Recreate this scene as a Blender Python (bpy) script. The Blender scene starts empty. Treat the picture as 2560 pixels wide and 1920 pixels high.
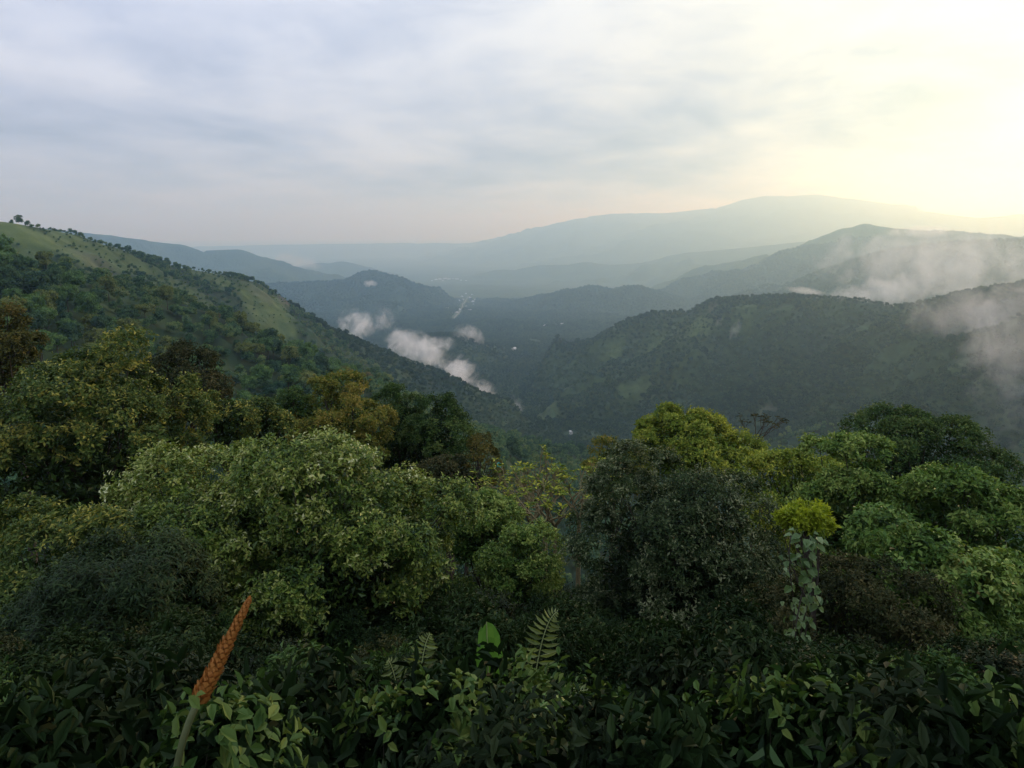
import bpy, math
import numpy as np
from mathutils import Vector

SC = bpy.context.scene
COL = SC.collection
RNG = np.random.default_rng(7)

# ------------------------------------------------------------------ camera
F, CX, CY = 667.0, 510.0, 315.0            # focal length / optical centre in 1024x768 pixels
HORIZON = 228.0
PITCH = math.atan((CY - HORIZON) / F)
cam_data = bpy.data.cameras.new('camera')
cam = bpy.data.objects.new('camera', cam_data)
COL.objects.link(cam)
SC.camera = cam
cam_data.sensor_width = 36.0
cam_data.lens = F / 1024 * 36.0
cam_data.shift_x = (512 - CX) / 1024
cam_data.shift_y = -(384 - CY) / 1024
cam_data.clip_start = 0.05
cam_data.clip_end = 120000
cam.rotation_euler = (math.pi / 2 - PITCH, 0, 0)

# ------------------------------------------------------------------ light
SUN_AZ, SUN_EL = math.radians(41), math.radians(15)
SUN_DIR = Vector((math.sin(SUN_AZ) * math.cos(SUN_EL), math.cos(SUN_AZ) * math.cos(SUN_EL), math.sin(SUN_EL)))
sd = bpy.data.lights.new('sun', 'SUN')
sun = bpy.data.objects.new('sun', sd)
COL.objects.link(sun)
sd.energy = 0.85
sd.angle = math.radians(11)
sd.color = (1.0, 0.69, 0.33)
sun.rotation_euler = (-SUN_DIR).to_track_quat('-Z', 'Y').to_euler()

SC.view_settings.view_transform = 'Standard'
SC.view_settings.look = 'None'
SC.view_settings.gamma = 1
SC.view_settings.use_curve_mapping = False
SC.view_settings.exposure = 0.75
SC.render.engine = 'CYCLES'
SC.cycles.use_denoising = True
SC.cycles.max_bounces = 4
SC.cycles.diffuse_bounces = 1
SC.cycles.glossy_bounces = 1
SC.cycles.transmission_bounces = 2
SC.cycles.volume_bounces = 4
SC.cycles.transparent_max_bounces = 24
SC.cycles.caustics_reflective = False
SC.cycles.caustics_refractive = False


class NT:
    """small wrapper for building node trees"""
    def __init__(self, tree):
        self.t = tree
        tree.nodes.clear()

    def n(self, kind, **kw):
        nd = self.t.nodes.new(kind)
        for k, v in kw.items():
            setattr(nd, k, v)
        return nd

    def l(self, a, b):
        self.t.links.new(a, b)

    def val(self, sock, v):
        if hasattr(v, 'is_linked'):
            self.l(v, sock)
        else:
            sock.default_value = v

    def math(self, op, a, b=0.0, c=None, clamp=False):
        nd = self.n('ShaderNodeMath', operation=op, use_clamp=clamp)
        self.val(nd.inputs[0], a)
        self.val(nd.inputs[1], b)
        if c is not None:
            self.val(nd.inputs[2], c)
        return nd.outputs[0]

    def vmath(self, op, a, b=(0, 0, 0), out=0):
        nd = self.n('ShaderNodeVectorMath', operation=op)
        self.val(nd.inputs[0], a)
        self.val(nd.inputs[1], b)
        return nd.outputs[out]

    def noise(self, vec, scale, detail=4, rough=0.5, dist=0.0):
        nd = self.n('ShaderNodeTexNoise')
        if vec is not None:
            self.l(vec, nd.inputs['Vector'])
        nd.inputs['Scale'].default_value = scale
        nd.inputs['Detail'].default_value = detail
        nd.inputs['Roughness'].default_value = rough
        nd.inputs['Distortion'].default_value = dist
        return nd.outputs[0]

    def ramp(self, fac, stops, interp='LINEAR'):
        nd = self.n('ShaderNodeValToRGB')
        cr = nd.color_ramp
        cr.interpolation = interp
        while len(cr.elements) < len(stops):
            cr.elements.new(0.5)
        for e, (p, c) in zip(cr.elements, stops):
            e.position = p
            e.color = (c, c, c, 1) if isinstance(c, (int, float)) else (*c, 1)
        self.l(fac, nd.inputs[0])
        return nd.outputs[0]

    def mix(self, fac, a, b, blend='MIX'):
        nd = self.n('ShaderNodeMix', data_type='RGBA', blend_type=blend)
        nd.clamp_factor = True
        self.val(nd.inputs[0], fac)
        for s, v in ((nd.inputs[6], a), (nd.inputs[7], b)):
            if hasattr(v, 'is_linked'):
                self.l(v, s)
            else:
                s.default_value = (*v, 1)
        return nd.outputs[2]


world = bpy.data.worlds.new('World')
SC.world = world
world.use_nodes = True
w = NT(world.node_tree)
tc = w.n('ShaderNodeTexCoord')
d = w.vmath('NORMALIZE', tc.outputs['Generated'])
sky = w.n('ShaderNodeTexSky', sky_type='NISHITA')
sky.sun_disc = False
sky.sun_elevation = SUN_EL
sky.sun_rotation = SUN_AZ
sky.altitude = 1200
sep = w.n('ShaderNodeSeparateXYZ')
w.l(d, sep.inputs[0])
hz = w.math('ADD', w.math('MAXIMUM', sep.outputs[2], 0.0), 0.16)
comb = w.n('ShaderNodeCombineXYZ')
w.l(w.math('DIVIDE', sep.outputs[0], hz), comb.inputs[0])
w.l(w.math('DIVIDE', sep.outputs[1], hz), comb.inputs[1])
w.l(w.math('MULTIPLY', sep.outputs[2], 3.0), comb.inputs[2])
cv = comb.outputs[0]
n1 = w.noise(cv, 0.55, 7, 0.58, 0.6)           # broad cloud masses
n2 = w.noise(cv, 1.9, 8, 0.60, 0.3)            # ragged detail
cl = w.math('ADD', w.math('MULTIPLY', n1, 0.65), w.math('MULTIPLY', n2, 0.35))
base = w.ramp(cl, [(0.35, (0.205, 0.235, 0.318)), (0.46, (0.305, 0.338, 0.436)), (0.59, (0.42, 0.447, 0.525))])
dot = w.math('MAXIMUM', w.vmath('DOT_PRODUCT', d, tuple(SUN_DIR), out=1), 0.0)
glow = w.math('POWER', dot, 4.0)
glow2 = w.math('POWER', dot, 60.0)
veil = w.ramp(w.math('ADD', w.math('MULTIPLY', n1, 0.45), w.math('MULTIPLY', n2, 0.55)), [(0.41, 0.10), (0.58, 1.0)])
gl = w.math('MULTIPLY', w.math('ADD', glow, w.math('MULTIPLY', glow2, 0.5)), veil)
gcol = w.mix(1.0, (0.14, 0.112, 0.035), w.ramp(gl, [(0, 0), (1, 1)]), 'MULTIPLY')
# overcast luminance: the sky brightens steadily from the horizon to the zenith
cie = w.math('MULTIPLY', w.math('ADD', w.math('MULTIPLY', w.math('MAXIMUM', sep.outputs[2], 0.0), 1.6), 1.0), 0.81)
warm = w.mix(w.math('MULTIPLY', glow, 1.0, clamp=True), base, w.mix(1.0, base, (1.0, 0.95, 0.76), 'MULTIPLY'))
based = w.vmath('SCALE', warm)
w.l(cie, based.node.inputs['Scale'])
cloud = w.mix(1.0, based, gcol, 'ADD')
cloud10 = w.vmath('SCALE', cloud)
cloud10.node.inputs['Scale'].default_value = 10.0
tot = w.mix(0.93, sky.outputs[0], cloud10)
bg = w.n('ShaderNodeBackground')
bg.inputs['Strength'].default_value = 0.1
w.l(tot, bg.inputs[0])
wo = w.n('ShaderNodeOutputWorld')
w.l(bg.outputs[0], wo.inputs[0])
world.cycles.sampling_method = 'MANUAL'
world.cycles.sample_map_resolution = 512


# ------------------------------------------------------------------ helpers
def ray(px, py):
    x, y = (px - CX) / F, -(py - CY) / F
    c, s = math.cos(PITCH), math.sin(PITCH)
    return np.array([x, c + s * y, -s + c * y])


def pix(px, py, r):
    """the point seen at a pixel, r metres away along the ground"""
    v = ray(px, py)
    return v * (r / math.hypot(v[0], v[1]))


def project(p):
    p = np.atleast_2d(p)
    c, s = math.cos(PITCH), math.sin(PITCH)
    fw = p[:, 1] * c - p[:, 2] * s
    up = p[:, 1] * s + p[:, 2] * c
    fw = np.where(fw < 0.01, 0.01, fw)
    return CX + F * p[:, 0] / fw, CY - F * up / fw


def tag(o, label=None, cat=None, group=None, kind=None):
    if label: o['label'] = label
    if cat: o['category'] = cat
    if group: o['group'] = group
    if kind: o['kind'] = kind
    return o


def mesh_np(name, V, faces, mat=None, face_attr=None, point_attr=None, smooth=True):
    """faces: (n,k) array; all with the same corner count"""
    V = np.asarray(V, np.float32)
    faces = np.asarray(faces, np.int32)
    n, k = faces.shape
    me = bpy.data.meshes.new(name)
    me.vertices.add(len(V))
    me.vertices.foreach_set('co', V.ravel())
    me.loops.add(n * k)
    me.loops.foreach_set('vertex_index', faces.ravel())
    me.polygons.add(n)
    me.polygons.foreach_set('loop_start', np.arange(0, n * k, k, dtype=np.int32))
    me.polygons.foreach_set('loop_total', np.full(n, k, np.int32))
    me.polygons.foreach_set('use_smooth', np.full(n, smooth, bool))
    for an, arr in (face_attr or {}).items():
        a = me.attributes.new(an, 'FLOAT', 'FACE')
        a.data.foreach_set('value', np.asarray(arr, np.float32))
    for an, arr in (point_attr or {}).items():
        a = me.attributes.new(an, 'FLOAT', 'POINT')
        a.data.foreach_set('value', np.asarray(arr, np.float32))
    me.update(calc_edges=True)
    if mat:
        me.materials.append(mat)
    return me


def link(name, data, parent=None, loc=(0, 0, 0)):
    o = bpy.data.objects.new(name, data)
    COL.objects.link(o)
    o.location = loc
    o.parent = parent
    return o


def norm(a):
    return a / np.maximum(np.linalg.norm(a, axis=-1, keepdims=True), 1e-9)


class Tubes:
    """tapered round tubes collected into one quad mesh"""
    def __init__(self):
        self.V, self.F, self.n = [], [], 0

    def add(self, pts, rad, k=6):
        pts = np.asarray(pts, float)
        m = len(pts)
        t = norm(np.gradient(pts, axis=0))
        ref = np.array([0.31, 0.23, 0.92]) if abs(t[0, 2]) < 0.8 else np.array([0.9, 0.3, 0.1])
        a = norm(np.cross(t, ref))
        b = np.cross(t, a)
        ang = np.arange(k) * 2 * math.pi / k
        ring = np.cos(ang)[None, :, None] * a[:, None] + np.sin(ang)[None, :, None] * b[:, None]
        v = pts[:, None] + ring * np.asarray(rad, float)[:, None, None]
        self.V.append(v.reshape(-1, 3))
        i, j = np.meshgrid(np.arange(m - 1), np.arange(k), indexing='ij')
        j2 = (j + 1) % k
        f = np.stack([i * k + j, i * k + j2, (i + 1) * k + j2, (i + 1) * k + j], -1).reshape(-1, 4) + self.n
        self.F.append(f)
        self.n += m * k

    def mesh(self, name, mat):
        return mesh_np(name, np.concatenate(self.V), np.concatenate(self.F), mat)


LAT = np.random.default_rng(3).random((256, 256))


def vnoise(x, y):
    xi, yi = np.floor(x), np.floor(y)
    fx, fy = x - xi, y - yi
    xi, yi = xi.astype(int) & 255, yi.astype(int) & 255
    x1, y1 = (xi + 1) & 255, (yi + 1) & 255
    fx = fx * fx * fx * (fx * (fx * 6 - 15) + 10)
    fy = fy * fy * fy * (fy * (fy * 6 - 15) + 10)
    a = LAT[xi, yi] * (1 - fx) + LAT[x1, yi] * fx
    b = LAT[xi, y1] * (1 - fx) + LAT[x1, y1] * fx
    return a * (1 - fy) + b * fy


def fbm(x, y, o=5, ridged=False):
    s, a, t = 0.0, 1.0, 0.0
    for i in range(o):
        v = vnoise(x + 17.3 * i, y - 9.1 * i)
        s = s + a * (1 - np.abs(2 * v - 1) if ridged else v)
        t += a
        a *= 0.5
        x, y = x * 2.03 * 0.8 - y * 2.03 * 0.6, x * 2.03 * 0.6 + y * 2.03 * 0.8
    return s / t


# ------------------------------------------------------------------ terrain
# each crest: name, label, slope, rounding, gully size, (pixel x, pixel y, ground distance, tree height)
def crest(pts, tree=0.0):
    out = []
    for px, py, r in pts:
        p = pix(px, py, r)
        p[2] -= tree
        out.append(p)
    return np.array(out)


RIDGES = [
    ('hill_left_near', 'near forested spur falling from the left towards the valley', 0.62, 18, 30,
     crest([(-260, 222, 330), (-120, 230, 340), (0, 244, 360), (45, 250, 380), (93, 262, 400), (162, 298, 430), (210, 318, 455), (259, 335, 480),
            (330, 359, 520), (400, 390, 560), (470, 419, 610), (560, 441, 680)], 12)),
    ('hill_left', 'long left ridge with grassy top and rocky nose', 0.85, 14, 32,
     crest([(-300, 196, 700), (-120, 205, 700), (0, 211, 700), (35, 217, 740), (69, 225, 770), (106, 237, 800), (162, 257, 880),
            (222, 268, 940), (250, 275, 980), (266, 284, 1000), (278, 293, 1010), (301, 308, 1050), (333, 325, 1080),
            (384, 346, 1160), (431, 364, 1220), (463, 381, 1260), (491, 392, 1300), (509, 408, 1330), (560, 437, 1390)], 9)),
    ('mountain_right', 'dark forested mountain filling the right side across the valley', 0.72, 30, 95,
     crest([(520, 378, 2070), (540, 366, 2040), (579, 347, 1970), (616, 326, 1900), (640, 315, 1880), (657, 309, 1840), (694, 309, 1820), (722, 296, 1800),
            (745, 293, 1770), (787, 294, 1730), (815, 293, 1710), (856, 296, 1670), (893, 303, 1630), (921, 299, 1590),
            (972, 287, 1530), (1020, 280, 1460), (1160, 262, 1360), (1350, 240, 1220)], 9)),
    ('mountain_right', '', 0.66, 22, 50,
     crest([(745, 293, 1770), (690, 330, 1650), (640, 358, 1550), (590, 392, 1460)], 9)),
    ('mountain_right', '', 0.66, 22, 50,
     crest([(893, 303, 1630), (840, 345, 1450), (760, 380, 1330), (680, 412, 1250)], 9)),
    ('mountain_right', '', 0.66, 22, 50,
     crest([(1060, 275, 1440), (1010, 330, 1260), (940, 372, 1130), (850, 410, 1030)], 9)),
    ('hill_knoll', 'small round knoll in the valley wrapped in mist', 0.42, 40, 40,
     crest([(398, 350, 2250), (412, 340, 2250), (431, 333, 2250), (446, 332, 2250), (458, 334, 2250), (472, 346, 2240), (482, 362, 2210)], 9)),
    ('hill_middle', 'rounded middle hill beyond the right mountain', 0.34, 60, 120,
     crest([(462, 312, 5330), (480, 306, 5270), (500, 303, 5220), (546, 294, 5050), (575, 289, 4960), (593, 286, 4890), (612, 289, 4870), (634, 286, 4830),
            (650, 292, 4780), (662, 299, 4720), (694, 307, 4620), (740, 312, 4510)], 6)),
    ('hill_cone', 'blue conical hill left of the valley village', 0.40, 14, 110,
     crest([(120, 298, 4700), (200, 291, 4800), (278, 283, 4900), (315, 281, 4950), (340, 280, 5000), (354, 279, 5000), (362, 274, 5000), (367, 270.5, 5000), (372, 270, 5000),
            (378, 273.5, 5000), (386, 279, 5000), (400, 283, 5050), (417, 287, 5100), (440, 295, 5150), (465, 304, 5200), (480, 312, 5250)], 6)),
    ('mountain_right_middle', 'hazy mountain with pointed summit behind the right mountain', 0.40, 60, 150,
     crest([(655, 300, 6750), (690, 285, 6520), (713, 273, 6380), (759, 255, 6220), (790, 247, 6120), (815, 241, 6000), (835, 232, 6000), (847, 227, 5970), (866, 223, 5920),
            (889, 227, 5850), (944, 231, 5700), (1020, 237, 5550), (1180, 238, 5250)], 6)),
    ('hill_right_misty', 'dark shoulder wrapped in drifting mist on the right', 0.46, 45, 110,
     crest([(765, 299, 4120), (782, 292, 4100), (805, 279, 4060), (820, 274, 4040), (833, 266, 4000), (866, 257, 3940), (893, 249, 3880), (949, 241, 3750), (1020, 239, 3620),
            (1160, 236, 3440)], 8)),
    ('hill_left_far', 'blue ridge stepping down behind the left ridge', 0.36, 80, 160,
     crest([(-100, 224, 5880), (40, 228, 6300), (106, 235, 6620), (135, 239, 6720), (153, 242, 6820), (175, 244, 6820), (199, 251, 6820), (220, 250, 6820), (236, 249.5, 6820),
            (259, 257, 6820), (287, 269, 6820), (310, 281, 6930), (330, 290, 7040)], 0)),
    ('hill_left_farthest', 'pale far hills at the end of the blue ridge', 0.30, 80, 180,
     crest([(270, 273, 9890), (300, 266, 9890), (319, 262.5, 9890), (330, 263, 9890), (341, 261, 9890), (356, 267, 9890), (372, 273, 10000), (398, 279, 10120), (430, 286, 10350)], 0)),
    ('hill_middle_far', 'low pale hills beyond the village', 0.26, 90, 200,
     crest([(425, 294, 10140), (440, 289, 10010), (470, 281, 9880), (492, 273, 9750), (505, 269.5, 9750), (520, 270, 9750), (546, 265, 9620), (570, 265, 9620), (588, 262, 9490), (610, 265, 9490),
            (640, 263, 9360), (694, 252, 9230), (741, 248, 9100), (800, 242, 8840), (900, 236, 8450)], 0)),
    ('mountain_far', 'long pale mountain with broad flat summit on the skyline', 0.24, 160, 300,
     crest([(250, 258, 21000), (330, 254.5, 20400), (398, 252, 19800), (463, 253.5, 19200), (505, 249, 18600), (532, 241, 18240), (583, 229, 18000), (620, 222, 17640),
            (648, 215, 17400), (713, 208, 17040), (745, 203, 16800), (769, 195.5, 16800), (790, 196, 16800), (815, 194.5, 16680), (843, 198, 16440), (866, 206, 16200),
            (890, 210, 16080), (926, 212, 15840), (981, 218, 15600), (1020, 214, 15360), (1200, 214, 14400), (1500, 205, 13200)], 0)),
    ('mountain_farthest', 'faintest mountain behind the long pale one', 0.24, 200, 400,
     crest([(200, 246, 20280), (380, 243, 20280), (470, 243, 19500), (532, 231, 18720), (560, 224, 18330), (583, 218, 17940), (616, 213.5, 17550), (648, 213, 17160), (720, 216, 17160), (900, 222, 17160)], 0)),
]
FLOOR_R = [0, 1300, 1500, 2200, 3500, 5000, 8500, 14000, 60000]
FLOOR_Z = [-395, -405, -414, -430, -500, -592, -690, -765, -800]


def height(x, y, want_owner=False):
    x, y = np.asarray(x, float), np.asarray(y, float)
    r = np.hypot(x, y)
    z = np.interp(r, FLOOR_R, FLOOR_Z) + (fbm(x / 420, y / 420, 4) - 0.5) * 50
    own = np.zeros(x.shape, int)
    # the hill the photograph was taken from
    wob = (fbm(x / 30 + 5, y / 30, 3) - 0.5) * 2
    near = np.interp(y, [-4000, -400, -30, 0.0, 60, 140, 1200, 5000], [-500, 60, 3, -1.75, -42, -96, -690, -2000]) + wob * np.clip(r / 30, 0, 2.5) * 1.2
    side = np.maximum(np.abs(x) - 350, 0) * 0.35
    near = near - side
    k = 4.0
    t = np.clip(0.5 + 0.5 * (near - z) / k, 0, 1)
    z = z * (1 - t) + near * t + k * t * (1 - t)
    own = np.where(t > 0.5, 1, own)
    for i, (nm, lab, slope, rnd, gul, P) in enumerate(RIDGES):
        best = np.full(x.shape, -1e9)
        bz = np.zeros(x.shape)
        for a, b in zip(P[:-1], P[1:]):
            ab = b[:2] - a[:2]
            u = np.clip(((x - a[0]) * ab[0] + (y - a[1]) * ab[1]) / (ab @ ab), 0, 1)
            dx, dy = x - (a[0] + u * ab[0]), y - (a[1] + u * ab[1])
            dd = np.sqrt(dx * dx + dy * dy)
            c0 = a[2] + u * (b[2] - a[2])
            h = c0 - slope * (np.sqrt(dd * dd + rnd * rnd) - rnd)
            bz = np.where(h > best, c0, bz)
            best = np.maximum(best, h)
        m = best > z - gul * 2.5 - 60
        if not m.any():
            continue
        xs, ys, hs = x[m], y[m], best[m]
        fall = np.clip((bz[m] - hs) / (gul * 1.1), 0, 1)
        sc_, am_ = (3.6, 2.4) if nm == 'mountain_right' else (4.8, 1.5)
        s = gul * sc_
        g = fbm(xs / s + 3.7 * i, ys / s + 1.9 * i, 5, True) - 0.62
        g2 = fbm(xs / (s * 0.22) + i, ys / (s * 0.22), 3) - 0.5
        hs = hs + g * gul * am_ * fall + g2 * gul * 0.22 * (0.2 + fall)
        k = gul * 0.25
        zz = z[m]
        t = np.clip(0.5 + 0.5 * (hs - zz) / k, 0, 1)
        z[m] = zz * (1 - t) + hs * t + k * t * (1 - t) * 0.5
        o = own[m]
        own[m] = np.where(t > 0.5, i + 2, o)
    return (z, own) if want_owner else z


az = np.concatenate([np.radians(np.linspace(-180, -47, 46))[:-1], np.radians(np.linspace(-47, 47, 500)),
                     np.radians(np.linspace(47, 180, 46))[1:-1]])
rr = np.concatenate([np.geomspace(1.0, 150, 70)[:-1], np.geomspace(150, 9500, 440)[:-1], np.geomspace(9500, 46000, 100)])
NA, NR = len(az), len(rr)
A, R = np.meshgrid(az, rr, indexing='ij')
GX, GY = np.sin(A) * R, np.cos(A) * R
GZ, OWN = height(GX.ravel(), GY.ravel(), True)
GZ, OWN = GZ.reshape(NA, NR), OWN.reshape(NA, NR)
ELEV = np.maximum.accumulate(GZ / R, axis=1)             # horizon seen along each bearing


def ground(x, y):
    return float(height(np.array([x]), np.array([y]))[0])


def hit(px, py, rmin=60):
    """where the line of sight of a pixel meets the terrain"""
    v = ray(px, py)
    h = math.hypot(v[0], v[1])
    rs = np.geomspace(rmin, 30000, 4000)
    X, Y, Z = v[0] / h * rs, v[1] / h * rs, v[2] / h * rs
    below = np.nonzero(height(X, Y) > Z)[0]
    i = below[0] if len(below) else 2000
    return np.array([X[i], Y[i], Z[i]]), rs[i]


# open grass, bare earth and rock: (pixel, along-slope and across size in pixels, strength)
GRASS = [(12, 230, 60, 14, 1.05), (66, 238, 34, 10, 0.8), (115, 256, 36, 16, 0.5), (258, 304, 16, 22, 0.7), (280, 318, 14, 22, 0.8), (225, 282, 40, 12, 0.45), (190, 294, 24, 14, 0.35),
         (160, 277, 46, 10, 0.35), (350, 334, 8, 5, 1.0), (612, 352, 12, 5, 0.6), (655, 348, 12, 5, 0.5), (700, 324, 10, 10, 0.5), (745, 308, 12, 8, 0.4), (466, 303, 14, 8, 0.5), (446, 281, 22, 3, 0.5)]
BARE = [(284, 300, 6, 12, 0.7), (262, 292, 12, 6, 0.35), (96, 264, 18, 9, 0.35), (507, 302, 7, 3, 0.9), (770, 412, 10, 3, 0.5), (712, 308, 4, 6, 0.5)]


def patch_fn(specs):
    out = []
    for px, py, sx, sy, s in specs:
        c, r = hit(px, py)
        e = c[:2] / np.linalg.norm(c[:2])
        up_slope = 0.25 if r > 200 else 1
        out.append((c[:2], e, sx * r / F, sy * r / F / 0.22 * 0.5, s))
    return out


GRASS_P, BARE_P = patch_fn(GRASS), patch_fn(BARE)


def patch_mask(x, y, P):
    m = np.zeros(x.shape)
    for c, e, a, b, s in P:
        dx, dy = x - c[0], y - c[1]
        al = dx * e[0] + dy * e[1]
        ac = dx * e[1] - dy * e[0]
        q = (ac / a) ** 2 + (al / b) ** 2
        nn = fbm(x / (a * 0.5) + 9, y / (a * 0.5), 4)
        m = np.maximum(m, s * np.clip(1.6 - q * 0.9 - (nn - 0.3) * 1.6, 0, 1))
    return m


gm = patch_mask(GX.ravel(), GY.ravel(), GRASS_P)
bm_ = patch_mask(GX.ravel(), GY.ravel(), BARE_P)


def terrain_material():
    m = bpy.data.materials.new('forest_floor')
    m.use_nodes = True
    t = NT(m.node_tree)
    geo = t.n('ShaderNodeNewGeometry')
    pos = geo.outputs['Position']
    nA = t.noise(pos, 0.004, 6, 0.6)
    nB = t.noise(pos, 0.05, 5, 0.65)
    nC = t.noise(pos, 1.3, 5, 0.6)
    green = t.ramp(nA, [(0.3, (0.022, 0.040, 0.024)), (0.5, (0.040, 0.066, 0.030)), (0.7, (0.066, 0.090, 0.034))])
    green = t.mix(0.6, green, t.ramp(nB, [(0.3, (0.35, 0.35, 0.35)), (0.7, (1.5, 1.5, 1.3))]), 'MULTIPLY')
    ag = t.n('ShaderNodeAttribute', attribute_name='grass')
    ab = t.n('ShaderNodeAttribute', attribute_name='bare')
    gcol = t.ramp(nB, [(0.3, (0.065, 0.100, 0.032)), (0.7, (0.12, 0.155, 0.055))])
    bcol = t.ramp(nB, [(0.3, (0.07, 0.066, 0.050)), (0.7, (0.16, 0.145, 0.115))])
    c = t.mix(ag.outputs['Fac'], green, gcol)
    c = t.mix(ab.outputs['Fac'], c, bcol)
    c = t.mix(0.35, c, t.ramp(nC, [(0.3, (0.5, 0.5, 0.5)), (0.7, (1.3, 1.25, 1.2))]), 'MULTIPLY')
    vor = t.n('ShaderNodeTexVoronoi', feature='SMOOTH_F1')
    t.l(pos, vor.inputs['Vector'])
    vor.inputs['Scale'].default_value = 0.055
    bump = t.n('ShaderNodeBump', invert=True)
    bump.inputs['Strength'].default_value = 0.8
    bump.inputs['Distance'].default_value = 9.0
    t.l(vor.outputs['Distance'], bump.inputs['Height'])
    p = t.n('ShaderNodeBsdfPrincipled')
    p.inputs['Roughness'].default_value = 0.95
    p.inputs['Specular IOR Level'].default_value = 0.1
    t.l(c, p.inputs['Base Color'])
    t.l(bump.outputs[0], p.inputs['Normal'])
    o = t.n('ShaderNodeOutputMaterial')
    t.l(p.outputs[0], o.inputs[0])
    return m


M_TERRAIN = terrain_material()
ii, jj = np.meshgrid(np.arange(NA), np.arange(NR - 1), indexing='ij')
i2 = (ii + 1) % NA
QF = np.stack([ii * NR + jj, ii * NR + jj + 1, i2 * NR + jj + 1, i2 * NR + jj], -1).reshape(-1, 4)
QO = OWN[ii, jj].reshape(-1)
GV = np.stack([GX, GY, GZ], -1).reshape(-1, 3)
names = ['valley_floor', 'hillside'] + [r[0] for r in RIDGES]
labels = {'valley_floor': 'hazy green floor of the valley between the mountains',
          'hillside': 'steep wooded hillside dropping away below the viewpoint'}
for r in RIDGES:
    if r[1]:
        labels[r[0]] = r[1]
for nm in dict.fromkeys(names):
    ids = [i for i, q in enumerate(names) if q == nm]
    f = QF[np.isin(QO, ids)]
    if not len(f):
        continue
    u, inv = np.unique(f, return_inverse=True)
    me = mesh_np(nm, GV[u], inv.reshape(f.shape), M_TERRAIN, point_attr={'grass': gm[u], 'bare': bm_[u]})
    tag(link(nm, me), labels[nm], None, None, 'structure')

# ------------------------------------------------------------------ foliage materials
def leaf_material(name, stops, rough=0.45, spec=0.5, trans=0.22, hue=0.0):
    m = bpy.data.materials.new(name)
    m.use_nodes = True
    t = NT(m.node_tree)
    at = t.n('ShaderNodeAttribute', attribute_name='tint')
    oi = t.n('ShaderNodeObjectInfo')
    fac = at.outputs['Fac']
    if hue:
        geo = t.n('ShaderNodeNewGeometry')
        reg = t.noise(geo.outputs['Position'], 0.007, 4, 0.6)
        fac = t.math('ADD', fac, t.math('MULTIPLY', t.math('SUBTRACT', reg, 0.52), 1.5))
        fac = t.math('ADD', fac, t.math('MULTIPLY', t.math('SUBTRACT', oi.outputs['Random'], 0.5), hue))
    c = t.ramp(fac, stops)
    p = t.n('ShaderNodeBsdfPrincipled')
    p.inputs['Roughness'].default_value = rough
    p.inputs['Specular IOR Level'].default_value = spec
    t.l(c, p.inputs['Base Color'])
    tr = t.n('ShaderNodeBsdfTranslucent')
    t.l(t.mix(1.0, c, (1.1, 1.25, 0.5), 'MULTIPLY'), tr.inputs[0])
    mx = t.n('ShaderNodeMixShader')
    mx.inputs[0].default_value = trans
    t.l(p.outputs[0], mx.inputs[1])
    t.l(tr.outputs[0], mx.inputs[2])
    o = t.n('ShaderNodeOutputMaterial')
    t.l(mx.outputs[0], o.inputs[0])
    return m


def plain_material(name, stops, scale, rough=0.8, spec=0.3, bump=0.0):
    m = bpy.data.materials.new(name)
    m.use_nodes = True
    t = NT(m.node_tree)
    tcd = t.n('ShaderNodeTexCoord')
    n = t.noise(tcd.outputs['Object'], scale, 6, 0.65)
    c = t.ramp(n, stops)
    p = t.n('ShaderNodeBsdfPrincipled')
    p.inputs['Roughness'].default_value = rough
    p.inputs['Specular IOR Level'].default_value = spec
    t.l(c, p.inputs['Base Color'])
    if bump:
        b = t.n('ShaderNodeBump')
        b.inputs['Strength'].default_value = 0.6
        b.inputs['Distance'].default_value = bump
        t.l(n, b.inputs['Height'])
        t.l(b.outputs[0], p.inputs['Normal'])
    o = t.n('ShaderNodeOutputMaterial')
    t.l(p.outputs[0], o.inputs[0])
    return m


def tones(*cs, gain=1.0):
    return [(k / (len(cs) - 1), tuple(min(v * gain, 0.5) for v in c)) for k, c in enumerate(cs)]


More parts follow.
